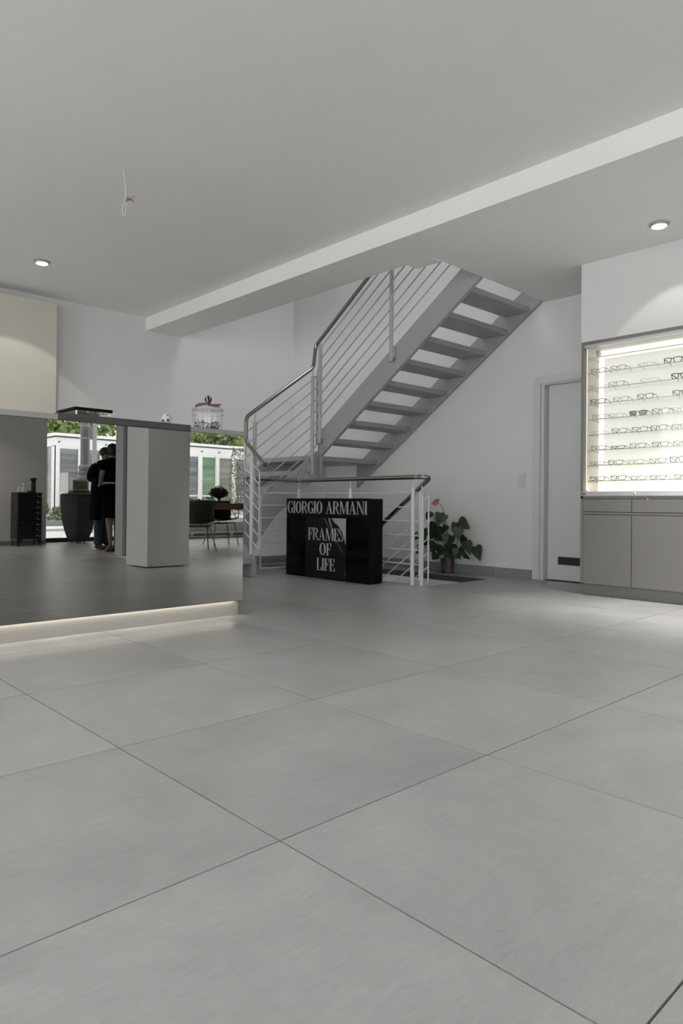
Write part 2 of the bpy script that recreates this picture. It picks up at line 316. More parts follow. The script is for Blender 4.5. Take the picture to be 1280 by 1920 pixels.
# rear facade with shop windows (seen in the mirror)
YF = -5.3
structure(MB().box(.6, 4.66, YF-.2, -4.85, 0, ZM).build('wall_rear', M['rearwall']), 'warm grey wall pier behind the black drawer chest', 'wall')  # unseen part widened to narrow the added window and cut daylight
structure(MB().box(-3.85, -3.3, YF-.25, YF, 0, ZM).box(-3.3, .6, YF-.25, YF, 2.85, ZM).box(4.66, 10.8, YF-.25, YF, 2.75, ZM).box(-3.3, .6, YF-.25, YF, -.25, .03).box(10.3, 10.8, YF-.25, YF, 0, ZM).build('wall_rear_lintel', M['wall']), 'white lintel and piers of the street facade', 'wall')
skirting('baseboard_rear', 'grey skirting under the wall pier behind the drawer chest', 'x', -4.835, .6, 4.66, .8, 1.5, .012, .07)
def shop_window(name, label, x0, x1, y, z0, z1, muls, fm, sillh=.075):
    r = thing(name, label, 'window', (0, 0, 0), kind='structure')
    bx('bottom_rail', M['sill'], r, x0, x1, y-.09, y+.05, z0, z0+sillh)
    bx('top_rail', fm, r, x0, x1, y-.06, y+.02, z1-.06, z1)
    xs = [x0]+muls+[x1]
    for k, xm in enumerate(xs):
        wd = .03 if 0 < k < len(xs)-1 else .025
        bx('mullion', fm, r, xm-wd, xm+wd, y-.06, y+.02, z0+sillh, z1-.06)
    for a, b_ in zip(xs[:-1], xs[1:]):
        bx('pane', M['shopglass'], r, a+.02, b_-.02, y-.025, y-.015, z0+sillh, z1-.06)
shop_window('window_1', 'tall shop window beside the drawer chest, facing the white pavilion', 4.69, 7.2, YF, 0, 2.75, [], M['framelight'])
shop_window('window_2', 'wide shop window behind the table and chairs', 7.2, 10.3, YF, 0, 2.75, [], M['framelight'])
shop_window('window_3_added', 'unseen shop window added on the street side, left of the wall pier', -3.3, .6, YF, .03, 2.85, [-1.35], M['framegrey'])  # unseen window added to bring more daylight into the room
# left facade (behind and beside the camera): tall windows, middle bay walled to cut daylight
structure(MB().box(-3.85, -3.65, -5.3, -3.4, 0, ZM).box(-3.85, -3.65, 6.1, 8.0, 0, ZM).box(-3.85, -3.65, -3.4, 6.1, 2.88, ZM).box(-3.85, -3.65, -3.4, 6.1, -.25, .05).box(-3.85, -3.65, .35, 2.6, .05, 2.88).build('wall_left', M['wall']), 'white left facade wall around the tall windows', 'wall')
r = thing('window_4', 'long glazed front on the left side of the shop', 'window', (0, 0, 0), kind='structure')
for k, y in enumerate((-3.4, .32, 2.63, 6.1)): bx('mullion', M['framegrey'], r, -3.8, -3.7, y-.035, y+.035, .05, 2.88)
for a, b_ in ((-3.37, .29), (2.66, 6.07)): bx('pane', M['shopglass'], r, -3.76, -3.75, a, b_, .05, 2.88)

# pillar and metal post behind the camera, seen in the mirror
structure(MB().box(3.855, 4.4, -.12, .41, .012, ZM).build('pillar', M['wall'], bevel=.003), 'square white plastered pillar standing in the middle of the shop', 'pillar')
structure(MB().box(4.3, 4.345, -1.36, -1.14, .02, ZM).build('trim_post', M['framelight']), 'narrow light metal post of the glass partition beside the pillar', 'trim')
structure(MB().box(4.345, 4.372, -1.30, -1.13, .02, ZM).build('trim_post_groove', M['framegrey']), 'dark groove profile on the metal post by the pillar', 'trim')

# ------------------------------------------------------------------ door with frame and vent
r = thing('door_1', 'white door in a white frame with a dark vent grille at the bottom', 'door', (XD, 3.38, 0), kind='structure')
fr = MB().box(XD-.014, XD+.09, 3.80, 3.868, 0, 2.09).box(XD-.014, XD+.09, 2.95, 3.80, 2.025, 2.09).build('door_frame', M['doorframe'], r, bevel=.004)
MB().box(XD-.02, XD+.004, 3.782, 3.80, 0, 2.025).box(XD-.02, XD+.004, 2.95, 3.782, 2.012, 2.025).build('door_bead', M['doorframe'], fr)
MB().box(XD+.0, XD+.10, 3.745, 3.80, 0, 2.025).box(XD, XD+.10, 2.95, 3.745, 1.998, 2.012).build('door_rebate', M['doorframe'], fr)
dl = bx('door_leaf', M['door'], r, XD+.08, XD+.12, 2.98, 3.742, .008, 1.998)
vt = MB().box(XD+.068, XD+.081, 3.18, 3.622, .165, .247).build('vent_grille', M['vent'], r, bevel=.006)
for k in range(5): bx('slot', M['ventslot'], vt, XD+.066, XD+.0685, 3.20, 3.605, .176+k*.0135, .183+k*.0135)

# ------------------------------------------------------------------ light switch
r = thing('light_switch', 'white double rocker light switch on the wall left of the door', 'switch', (XD, 4.0, 1.02))
bx('plate', M['switch'], r, XD-.009, XD-.0005, 3.956, 4.042, .942, 1.096, bevel=.002)
for z0, z1 in ((.95, 1.012), (1.026, 1.088)): bx('rocker', M['switch'], r, XD-.016, XD-.009, 3.966, 4.03, z0, z1, bevel=.002)

# ------------------------------------------------------------------ beige wall panel
r = thing('wall_panel', 'tall beige panel standing in front of the back wall behind the counter', 'panel', (1.6, 7.7, 0))
bx('panel', M['beige'], r, -.9, 2.905, 7.60, 7.625, 0, 2.90, bevel=.002)
bx('batten', M['wall'], r, -.8, 2.80, 7.625, YW, 0, 2.80)

# ------------------------------------------------------------------ mirror counter
YM = 3.865
r = thing('mirror_counter', 'long counter with a full mirrored front and glowing recessed plinth', 'counter', (1.1, 4.2, 0))
cx0 = -.5
bx('mirror_panel', M['mirror'], r, cx0, 2.738, YM, YM+.004, .107, 1.209)
bx('mirror_backing', M['edge'], r, cx0, 2.741, YM+.0042, YM+.022, .104, 1.211)
bx('body', M['plinth'], r, cx0, 2.741, YM+.03, 4.50, .112, 1.209)
bx('plinth', M['plinth'], r, cx0, 2.739, 3.918, 4.46, 0, .112)
MB().box(cx0, 1.489, YM-.002, 4.52, 1.2115, 1.243).box(2.326, 2.741, YM-.002, 4.52, 1.2115, 1.243).box(1.489, 2.326, 4.36, 4.52, 1.2115, 1.243).build('worktop', M['worktop'], r, bevel=.001)
bx('glow_strip', M['ledc'], r, cx0+.02, 2.70, 3.904, 3.916, .1108, .1116)
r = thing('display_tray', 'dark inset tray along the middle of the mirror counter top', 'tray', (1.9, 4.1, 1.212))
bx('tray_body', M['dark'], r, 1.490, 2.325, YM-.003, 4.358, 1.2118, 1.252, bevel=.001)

# small showcase on the tray
r = thing('glass_showcase', 'flat glass showcase with a black lid on the counter', 'showcase', (1.73, 4.09, 1.2525))
bx('lid', M['black'], r, 1.618, 1.845, 3.948, 4.222, 1.289, 1.3065, bevel=.001); bx('lid_lining', M['niche'], r, 1.629, 1.834, 3.958, 4.211, 1.2875, 1.289)
for a in ((1.625, 1.838, 3.954, 3.957), (1.625, 1.838, 4.212, 4.215), (1.625, 1.628, 3.957, 4.212), (1.835, 1.838, 3.957, 4.212)):
    bx('glass_side', M['clear'], r, *a, 1.2525, 1.288)
for x in (1.632, 1.828):
    for y in (3.962, 4.206): MB().lathe([(.005, 1.2525), (.005, 1.288)], (x, y, 0), 10).build('corner_post', M['alu'], r, smooth=True)
# football
r = thing('ceramic_football', 'small white ceramic football with black patches on the counter', 'ornament', (2.214, 3.975, 1.2525))
MB().ball((2.214, 3.975, 1.287), .0335, 24).build('ball', M['ball_w'], r, smooth=True)
c = V((2.214, 3.975, 1.287))
for az, el, rr in ((-98, -12, .0105), (-40, 22, .011), (-160, -20, .010), (-98, 48, .006), (-75, -58, .012), (-130, -55, .009), (60, 10, .011), (120, 40, .011)):
    d = V((cos(R(az))*cos(R(el)), sin(R(az))*cos(R(el)), sin(R(el)))); t1 = d.cross(V((0, 0, 1))).normalized(); t2 = d.cross(t1); mb = MB()
    mb.add([c+d*.0343]+[c+(d*(.0335**2-rr**2)**.5)*1.004+(t1*cos(2*pi*k/5)+t2*sin(2*pi*k/5))*rr for k in range(5)], [(0, k+1, (k+1) % 5+1) for k in range(5)]).build('patch', M['ball_b'], r)
MB().lathe([(.020, .0325), (.013, .040), (.0075, .0445), (.006, .0455)], (2.210, 3.975, 1.2795), 14).build('stopper', M['ball_w'], r, smooth=True)
MB().lathe([(.017, 0), (.018, .003), (.012, .006)], (2.214, 3.975, 1.2525), 16).build('foot', M['ball_b'], r, smooth=True)
# glass jar with ribbon
jx, jy, jz = 2.548, 4.02, 1.244
r = thing('sweet_jar', 'round glass jar of foil sweets with a wine red bow', 'jar', (jx, jy, jz))
MB().lathe([(.092, .002), (.098, .006), (.098, .104), (.104, .109), (.104, .113), (.098, .117), (.098, .131), (.104, .136), (.104, .140), (.094, .142)], (jx, jy, jz), 36).build('jar_body', M['clear'], r, smooth=True)
MB().lathe([(.105, .1425), (.105, .147), (.085, .158), (.045, .166), (.018, .169), (.012, .176), (.018, .186), (.012, .193), (.001, .195)], (jx, jy, jz), 32).build('lid', M['clear'], r, smooth=True)
for z, rr in ((.004, .0955), (.111, .1045), (.138, .1045), (.145, .1055)):
    MB().tube([(jx+rr*cos(2*pi*k/32), jy+rr*sin(2*pi*k/32), jz+z) for k in range(32)], .0016, 6, closed=True).build('glass_rim', M['shelfedge'] if 0 else M['crystal'], r, smooth=True)
sw = [MB(), MB(), MB()]
for k in range(330):
    a = random.uniform(0, 2*pi); q = .088*random.random()**.4; h = .008+random.uniform(0, .062)*(.75+.25*cos(a*2))
    p = V((jx+q*cos(a), jy+q*sin(a), jz+h)); sz = random.uniform(.006, .010)
    rm = Matrix.Rotation(random.uniform(0, 6), 3, V((random.random(), random.random(), random.random()+.1)).normalized())
    vs = [p+rm@V(v)*sz for v in ((1, 0, 0), (-1, 0, 0), (0, .8, 0), (0, -.8, 0), (0, 0, .6), (0, 0, -.6))]
    sw[random.choice((0, 0, 1, 1, 1, 2) if a > 5.5 else (0, 0, 0, 1, 1))].add(vs, [(0, 2, 4), (2, 1, 4), (1, 3, 4), (3, 0, 4), (2, 0, 5), (1, 2, 5), (3, 1, 5), (0, 3, 5)])
for mb, m in zip(sw, ('foil1', 'foil2', 'foil3')):
    if mb.f: mb.build('sweets', M[m], r, kind='stuff')
def ribbon(pts, wds, wdir):
    mb = MB(); vs = []; fs = []
    for p, wd in zip(pts, wds):
        p = V(p); d = V(wdir).normalized()*wd; vs += [p-d, p+d]
    fs = [(2*i, 2*i+1, 2*i+3, 2*i+2) for i in range(len(pts)-1)]
    n = len(vs); off = V((.3, .3, 0)).normalized()*.0012
    mb.add(vs, fs); mb.add([V(v)+off for v in vs], fs); return mb
bow = thing('ribbon_bow', 'wine red satin ribbon tied in a bow on the jar lid', 'ribbon', (jx, jy, jz+.172))
rx, ry, rz_ = V((.727, -.687, 0)), V((0, 0, 1)), V((jx, jy-.004, jz+.170))
def rp_(u, v): return rz_ + rx*u + ry*v
for nm, pts, wd, wdir in (('tail', [(0, .012), (-.03, .012), (-.06, .006), (-.085, -.008), (-.098, -.028)], [.005, .008, .011, .012, .002], (0, 0, 1)),
        ('tail', [(0, .008), (.03, .003), (.055, .0), (.075, .004), (.086, .010)], [.006, .010, .012, .008, .004], (0, 0, 1)),
        ('loop', [(-.002, .008), (-.014, .028), (-.019, .046), (-.012, .060), (.0, .064), (.001, .050), (.002, .030), (.004, .008)], [.005, .009, .011, .010, .010, .009, .007, .005], (.6, .3, .25)),
        ('loop', [(.004, .008), (.018, .030), (.021, .048), (.013, .062), (.001, .066), (.006, .048), (.012, .026), (.004, .006)], [.005, .008, .010, .011, .011, .008, .006, .005], (.6, .2, -.2))):
    ribbon([rp_(*p) for p in pts], wd, wdir).build(nm, M['ribbon'], bow, smooth=True)
MB().ball(rp_(.001, .012), .010, 12, .8).build('knot', M['ribbon'], bow, smooth=True)

# ------------------------------------------------------------------ eyewear cabinet
CY0, CY1 = 1.25, 2.936
r = thing('eyewear_cabinet', 'taupe built-in cabinet with a backlit glass display above drawers and doors', 'cabinet', (5.75, 2.1, 0))
MB().box(5.604, 5.90, 2.914, CY1, .10, 2.171).box(5.604, 5.655, CY0, 2.914, 2.146, 2.171).box(5.604, 5.90, CY0, CY0+.02, .10, 2.171).build('carcass', M['cab'], r)
bx('niche_side', M['niche'], r, 5.664, 5.872, 2.910, 2.914, .886, 2.146)
bx('niche_top', M['niche'], r, 5.655, 5.872, CY0+.02, 2.914, 2.135, 2.146)
bx('niche_bottom', M['niche'], r, 5.655, 5.872, CY0+.02, 2.914, .866, .874)
bx('back_panel', M['glow'], r, 5.872, 5.878, CY0+.02, 2.914, .868, 2.146)
bx('top_track', M['alu'], r, 5.612, 5.655, CY0+.02, 2.914, 2.122, 2.146)
bx('bottom_track', M['alu'], r, 5.600, 5.650, CY0+.01, 2.930, .848, .886, bevel=.002)
bx('track_stop', M['cab'], r, 5.597, 5.603, 2.885, 2.926, .856, .878)
bx('counter_edge', M['cab'], r, 5.604, 5.90, CY0, CY1-.001, .827, .848)
bx('gap_backing', M['cabdark'], r, 5.622, 5.64, CY0+.01, 2.920, .10, .827)
bx('mid_rail', M['cab'], r, 5.606, 5.622, CY0+.01, 2.914, .694, .712)
bx('side_stile', M['cab'], r, 5.606, 5.622, 2.917, 2.934, .10, .827)
cols = [(2.912, 2.494), (2.488, 1.88), (1.874, 1.27)]
for k, (a, b_) in enumerate(cols):
    bx('drawer', M['cab'], r, 5.604, 5.622, b_, a, .716, .822, bevel=.0008)
    bx('cupboard_door', M['cab'], r, 5.604, 5.622, b_, a, .102, .689, bevel=.0008)
MB().lathe([(.006, 0), (.006, .004)], (5.600, 2.36, .824), 12, 'x').build('drawer_lock', M['brass'], r)
bx('plinth', M['cab'], r, 5.664, 5.9, CY0, 2.936, 0, .10)
# LED profile upright at the front left; the other strips are added glow
bx('glow_strip', M['ledf'], r, 5.656, 5.660, 2.9095, 2.9138, .90, 2.12)
bx('glow_strip', M['fillstrip'], r, 5.662, 5.668, CY0+.04, 2.885, .8745, .8785)  # strip added out of sight behind the track to light the niche
bx('glow_strip', M['backglow'], r, 5.8700, 5.8718, CY0+.04, 2.912, 2.062, 2.134)  # glowing plate imitating the bright top edge of the back panel
bx('glow_strip', M['backglow'], r, 5.8700, 5.8718, 2.862, 2.912, .89, 2.062)  # glowing plate imitating the bright zone at the panel's left edge
bx('led_bracket', M['niche'], r, 5.835, 5.868, 2.888, 2.905, 2.085, 2.128)
SH = [2.040, 1.906, 1.773, 1.641, 1.508, 1.376, 1.243, 1.112, .979]
for z in SH:
    mb = MB(); mb.box(5.668, 5.850, CY0+.03, 2.900, z-.003, z+.003); mb.m[-6:] = [1 if i in (0, 2, 3) else 0 for i in range(6)]
    mb.build('glass_shelf', [M['shelfglass'], M['shelfedge']], r)
    MB().tube([(5.675, 2.906, z-.007), (5.845, 2.906, z-.011)], .0018, 6).tube([(5.680, 2.910, z-.008), (5.680, 2.892, z-.006)], .004, 8).tube([(5.842, 2.910, z-.010), (5.842, 2.892, z-.008)], .004, 8).build('shelf_support', M['chrome'], r, smooth=True)
for a, b_, x in ((2.90, 2.40, 5.632), (2.455, CY0+.03, 5.643)):
    g = bx('sliding_glass_door', M['doorglass'], r, x-.002, x+.002, b_, a, .886, 2.124)
    if x < 5.64: MB().lathe([(.004, -.034), (.011, -.033), (.014, -.026), (.011, -.018), (.005, -.014), (.005, 0)], (5.63, 2.468, .868), 16, 'x').build('knob', M['chrome'], g, smooth=True)

# eyeglasses -------------------------------------------------------
def gl_mat(n, c, rough=.25, metal=0): return mat(n, c, rough, metal)
GM = dict(black=gl_mat('black_acetate', (.012, .012, .012)), dkbrown=gl_mat('dark_brown_acetate', (.045, .025, .016)), tortoise=gl_mat('tortoiseshell_acetate', (.17, .085, .03)),
          gold=gl_mat('gold_metal_frame', (.62, .40, .10), .3, .6), bronze=gl_mat('bronze_metal_frame', (.26, .17, .09), .3, .5), gun=gl_mat('gunmetal_frame', (.07, .07, .072), .3, .4), silver=gl_mat('silver_wire_frame', (.40, .39, .38), .3, .6),
          lightbrown=gl_mat('light_brown_frame', (.30, .20, .12), .3))
LENS = glass('clear_lens', (.98, .98, .98), .6); LENSD = glass('grey_sun_lens', (.42, .38, .37), .8)
def lens_outline(w_, h, kind, n=22):
    pts = []
    e = {'rect': 4.2, 'cat': 2.7, 'soft': 3.0, 'round': 2.2, 'rimless': 2.9}[kind]
    for k in range(n):
        a = 2*pi*k/n; c, s = cos(a), sin(a)
        u = math.copysign(abs(c)**(2/e), c)*w_/2; v = math.copysign(abs(s)**(2/e), s)*h/2
        v *= 1 + .06*u/(w_/2)*(1 if v > 0 else -.0)
        u *= 1 + .10*v/(h/2)
        if kind == 'cat' and v > 0: v += max(0, u/(w_/2))*h*.10
        pts.append((u, v))
    return pts
def eyeglasses(y, z, wd, h, kind, m, th, label, sun=False, half=False, tilt=0, templ=None, folded=False):
    """front faces -X; lens centres left and right of y; standing on shelf z"""
    tm = GM[templ or m]; fm = GM[m]; th *= 1.3
    r = thing('eyeglasses', label, 'glasses', (5.70, y, z+.003), tilt, 'eyeglasses on the glass shelves')
    lw = wd*.415; cx = wd*.275; zc = h/2+th*1.3; x0 = -.006; fro = MB()
    lens = []
    for sgn in (1, -1):
        pts = [(x0+.012*(abs(sgn*cx+u*sgn)/(wd/2))**2, sgn*cx+u*sgn, zc+v) for u, v in lens_outline(lw, h, kind)]
        if not half: fro.tube(pts, th, 6, closed=True)
        else:
            top = [p for p in pts if p[2] >= zc-.002]; top.sort(key=lambda p: p[1]); fro.tube(top, th, 6)
        lens.append(pts)
    fro.tube([(x0, -cx+lw*.46, zc+h*.22), (x0-.003, -.004, zc+h*.32), (x0-.003, .004, zc+h*.32), (x0, cx-lw*.46, zc+h*.22)], th*1.1, 6)
    if not half and th > .0015: 
        for sgn in (1, -1): fro.tube([(x0+.010, sgn*(cx+lw*.50), zc+h*.40), (x0+.014, sgn*(wd/2), zc+h*.36)], th*1.5, 6)
    fro.build('front_frame', fm, r, smooth=True, local=True)
    for pts in lens:
        c = V((0, 0, 0))
        for p in pts: c += V(p)
        c /= len(pts); mb = MB(); n = len(pts)
        mb.add([c]+pts, [(0, k+1, (k+1) % n+1) for k in range(n)]).build('lens', LENSD if sun else LENS, r, local=True)
    for sgn in (1, -1):
        a = V((x0+.014, sgn*wd/2, zc+h*.34))
        if folded: pts = [a, a+V((.010, -sgn*.010, -.001)), a+V((.014, -sgn*wd*.6, -.010)), a+V((.016, -sgn*wd*.8, -.026))]
        else: pts = [a, a+V((.05, sgn*.001, -.004)), a+V((.092, -sgn*.003, -h*.30)), a+V((.122, -sgn*.010, -h*.34-zc+.004))]
        MB().tube(pts, [th*1.2, th*1.1, th*.95, th*.9], 6).build('temple', tm, r, smooth=True, local=True)
    return r
ORD = ['leftmost', 'second', 'third', 'fourth', 'fifth']; SHN = ['top', 'second', 'third', 'fourth', 'fifth', 'sixth', 'seventh', 'eighth', 'lowest']
# (y, width, lens height, shape, material, thickness, words, options)
ROWS = {
 1: [(2.832, .132, .036, 'cat', 'tortoise', .0016, 'tortoiseshell brown cat-eye eyeglasses', {}), (2.658, .134, .037, 'soft', 'dkbrown', .0015, 'brown plastic eyeglasses with dark temples', {}), (2.423, .130, .030, 'rect', 'gold', .0011, 'gold wire eyeglasses with dark temples', dict(templ='dkbrown')), (2.211, .140, .040, 'soft', 'black', .0022, 'thick black eyeglasses', {})],
 2: [(2.838, .125, .034, 'round', 'silver', .0009, 'pale transparent eyeglasses', dict(templ='bronze')), (2.674, .136, .038, 'rect', 'black', .0014, 'slim black eyeglasses', {}), (2.401, .134, .032, 'rimless', 'silver', .0008, 'rimless eyeglasses with brown temples', dict(half=True, templ='dkbrown')), (2.154, .138, .042, 'soft', 'black', .0026, 'heavy black eyeglasses', {})],
 3: [(2.836, .138, .037, 'soft', 'black', .0019, 'black oval eyeglasses', {}), (2.635, .133, .036, 'soft', 'gun', .0013, 'thin gunmetal eyeglasses', {}), (2.429, .130, .040, 'soft', 'black', .0018, 'black rounded eyeglasses', {}), (2.144, .134, .038, 'rect', 'gun', .0021, 'dark grey eyeglasses', {})],
 4: [(2.825, .128, .041, 'round', 'bronze', .0013, 'round bronze eyeglasses', {}), (2.674, .130, .035, 'soft', 'lightbrown', .0011, 'light brown thin eyeglasses', {}), (2.486, .146, .040, 'soft', 'gun', .0018, 'grey tinted sunglasses', dict(sun=True)), (2.303, .140, .041, 'soft', 'dkbrown', .0016, 'dark brown eyeglasses', {}), (2.156, .128, .038, 'soft', 'lightbrown', .0014, 'light brown plastic eyeglasses', {})],
 5: [(2.834, .126, .030, 'rimless', 'silver', .0008, 'rimless eyeglasses with tan temples', dict(half=True, templ='bronze')), (2.646, .129, .036, 'soft', 'black', .0016, 'black eyeglasses', {}), (2.473, .128, .035, 'rect', 'black', .0016, 'black rectangular eyeglasses', {}), (2.320, .130, .039, 'soft', 'black', .0016, 'black soft square eyeglasses', {}), (2.154, .126, .037, 'soft', 'gun', .0014, 'dark metal eyeglasses', {})],
 6: [(2.827, .130, .034, 'soft', 'black', .0013, 'thin black eyeglasses', {}), (2.655, .120, .022, 'rect', 'black', .0018, 'low narrow black reading glasses', {}), (2.488, .133, .036, 'soft', 'black', .0013, 'black eyeglasses', {}), (2.307, .130, .036, 'rect', 'black', .0016, 'black rectangular eyeglasses', {}), (2.140, .128, .037, 'soft', 'gun', .0014, 'dark metal eyeglasses', {})],
 7: [(2.838, .135, .028, 'soft', 'black', .0012, 'low thin black eyeglasses', {}), (2.676, .128, .034, 'soft', 'black', .0015, 'black eyeglasses', {}), (2.502, .128, .034, 'rect', 'dkbrown', .0011, 'thin dark brown eyeglasses', {}), (2.326, .130, .036, 'soft', 'black', .0013, 'black soft square eyeglasses', {}), (2.164, .132, .044, 'soft', 'black', .0017, 'large black eyeglasses', {})],
 8: [(2.834, .132, .032, 'soft', 'black', .0015, 'black eyeglasses', {}), (2.651, .131, .036, 'rect', 'black', .0016, 'black rectangular eyeglasses', {}), (2.479, .126, .030, 'rect', 'gun', .0013, 'slim gunmetal eyeglasses', {}), (2.322, .126, .031, 'soft', 'black', .0014, 'slim black eyeglasses', {}), (2.134, .128, .036, 'soft', 'gun', .0014, 'dark metal eyeglasses', {})],
}
for s, row in ROWS.items():
    for k, (y, wd, h, kd, m, th, words, op) in enumerate(row):
        eyeglasses(y, SH[s], wd, h, kd, m, th, '%s, %s on the %s glass shelf' % (words, ORD[k], SHN[s]), tilt=random.uniform(-.03, .03), **op)

# ------------------------------------------------------------------ black sign stand with lettering
def ring(mb, put, cx, rx, t0, t1, s, t, n=20, y0=0, y1=1):
    """heavy-sided oval stroke from angle t0 to t1"""
    cy, ry = (y0+y1)/2, (y1-y0)/2; vs = []; a = []
    for k in range(n+1):
        an = R(t0+(t1-t0)*k/n); c, q = cos(an), sin(an)
        a.append(((cx+rx*c, cy+ry*q), (cx+(rx-s)*c, cy+(ry-t)*q)))
    for (o1, i1), (o2, i2) in zip(a[:-1], a[1:]): mb.prism([put(*o1), put(*o2), put(*i2), put(*i1)], put.ex)
def poly(mb, put, pts): mb.prism([put(*p) for p in pts], put.ex)
def rect(mb, put, x0, x1, y0, y1): poly(mb, put, [(x0, y0), (x1, y0), (x1, y1), (x0, y1)])
LWD = dict(G=.72, I=.27, O=.74, R=.72, A=.78, M=1.02, N=.82, F=.56, E=.58, S=.50, L=.56, **{' ': .34})
def letter(mb, ch, put):
    w_ = LWD[ch]; s, t, e = .17, .042, .05
    def stem(x, hs=1): rect(mb, put, x, x+s, 0, 1); [rect(mb, put, x-e, x+s+e, y, y+t) for y in (0, 1-t)]
    if ch == 'I': stem(.05)
    if ch == 'O': ring(mb, put, w_/2, w_/2-.01, 0, 360, s*1.1, t, 30)
    if ch == 'G':
        ring(mb, put, w_/2, w_/2-.01, 48, 300, s*1.1, t, 24); rect(mb, put, w_-.20, w_-.03, .04, .42); rect(mb, put, w_-.26, w_+.02, .40, .44); rect(mb, put, w_-.10, w_-.065, .66, .97)
    if ch == 'R':
        stem(.05); ring(mb, put, .26, w_-.34, -90, 90, s, t, 14, .47, 1); rect(mb, put, .2, .28, 1-t, 1); rect(mb, put, .2, .28, .47, .47+t)
        poly(mb, put, [(.30, .48), (.44, .48), (w_-.06, .06), (w_+.02, 0), (w_-.14, 0)])
    if ch == 'A':
        poly(mb, put, [(.08, 0), (.13, 0), (w_/2-.0, .94), (w_/2-.03, 1)]); poly(mb, put, [(w_/2-.09, 1), (w_/2+.03, 1), (w_-.05, 0), (w_-.05-s*1.1, 0)])
        rect(mb, put, .19, w_-.22, .30, .30+t); rect(mb, put, 0, .22, 0, t); rect(mb, put, w_-.32, w_, 0, t)
    if ch == 'M':
        rect(mb, put, .09, .135, 0, 1); rect(mb, put, 0, .22, 0, t); rect(mb, put, 0, .2, 1-t, 1)
        poly(mb, put, [(.07, 1), (.07+s*1.1, 1), (.54, .06), (.48, 0), (.44, 0)]); poly(mb, put, [(.46, 0), (.51, 0), (w_-.18, 1), (w_-.23, 1)])
        rect(mb, put, w_-.05-s, w_-.05, 0, 1); rect(mb, put, w_-.10-s, w_, 0, t); rect(mb, put, w_-.08-s, w_, 1-t, 1)
    if ch == 'N':
        rect(mb, put, .09, .135, 0, 1); rect(mb, put, 0, .22, 0, t); rect(mb, put, -.02, .2, 1-t, 1)
        poly(mb, put, [(.06, 1), (.06+s*1.15, 1), (w_-.08, .03), (w_-.10, 0), (w_-.16, 0)]); rect(mb, put, w_-.13, w_-.085, 0, 1); rect(mb, put, w_-.22, w_, 1-t, 1)
    if ch in 'FEL': stem(.05)
    if ch in 'FE':
        rect(mb, put, .1, w_-.02, 1-t, 1); poly(mb, put, [(w_-.02, 1), (w_-.02, .70), (w_-.06, .70), (w_-.16, 1)])
        rect(mb, put, .2, w_-.16, .50, .50+t); poly(mb, put, [(w_-.14, .64), (w_-.14, .39), (w_-.18, .39), (w_-.23, .52), (w_-.18, .64)])
    if ch in 'EL':
        rect(mb, put, .1, w_, 0, t); poly(mb, put, [(w_, 0), (w_+.01, .31), (w_-.03, .31), (w_-.15, 0)])
    if ch == 'S':
        ring(mb, put, .25, .23, 30, 180, .09, t, 10, .52, 1); ring(mb, put, .25, .23, 210, 360, .09, t, 10, 0, .50)
        poly(mb, put, [(.02, .76), (.11, .78), (.20, .60), (.48, .25), (.39, .23), (.32, .38), (.06, .60)]); rect(mb, put, .41, .45, .70, .97); rect(mb, put, .03, .07, .03, .30)
class Put:
    def __init__(s, x, y, z, sx, sy, ex): s.x, s.y, s.z, s.sx, s.sy, s.ex = x, y, z, sx, sy, ex
    def __call__(s, u, v): return (s.x, s.y - u*s.sx, s.z + v*s.sy)
def line(text, yl, yr, z0, z1, x, parent, name):
    gap = .035; tot = sum(LWD[c] for c in text)+gap*(len(text)-1); k = (yl-yr)/tot; u = 0
    for ch in text:
        mb = MB(); letter(mb, ch, Put(x, yl-u*k, z0, k, z1-z0, (-.002, 0, 0))); u += LWD[ch]+gap
        if mb.f: mb.build(name, M['letter'], parent)
XS = 4.68
r = thing('sign_stand', 'black sign stand with silver lettering standing before the stairwell railing', 'sign', (4.775, 5.19, 0))
bx('body', M['black'], r, XS+.012, XS+.19, 4.578, 5.812, .004, .812, bevel=.002)
bx('header_board', M['black'], r, XS, XS+.013, 4.578, 5.812, .628, .815, bevel=.001)
bx('side_panel', M['blackgloss'], r, XS+.002, XS+.013, 5.506, 5.812, .004, .622)
bx('side_panel', M['blackgloss'], r, XS+.002, XS+.013, 4.578, 4.884, .004, .622)
for y0, y1 in ((5.197, 5.502), (4.888, 5.193)):
    for z0, z1 in ((.004, .312), (.316, .620)): bx('poster_panel', M['posterblack'], r, XS+.001, XS+.013, y0, y1, z0, z1)
def flat(name, m, pts, x=XS+.001, t=.0008): MB().prism([(x, y, z) for y, z in pts], (-t, 0, 0)).build(name, M[m], r)
flat('poster_print', 'postergrey', [(4.890, .618), (4.985, .618), (5.10, .618), (5.06, .575), (5.00, .545), (4.95, .49), (4.915, .42), (4.893, .36), (4.890, .37)][::-1])
flat('poster_print', 'postergrey', [(5.125, .618), (5.145, .618), (5.135, .58), (5.11, .53), (5.085, .49), (5.095, .54), (5.115, .585)])
flat('poster_print', 'postermid', [(5.10, .50), (5.06, .40), (5.03, .36), (5.05, .45), (5.085, .52)])
flat('poster_print', 'postergrey', [(5.215, .615), (5.208, .615), (4.955, .30), (4.925, .25), (4.96, .315)][::-1], t=.0006)
flat('poster_print', 'postermid', [(4.902, .12), (4.893, .10), (4.890, .03), (4.896, .06)])
line('GIORGIO ARMANI', 5.795, 4.602, .660, .785, XS, r, 'letter')
line('FRAMES', 5.452, 4.922, .390, .517, XS-.0002, r, 'letter')
line('OF', 5.276, 5.096, .241, .367, XS-.0002, r, 'letter')
line('LIFE', 5.315, 5.046, .087, .214, XS-.0002, r, 'letter')

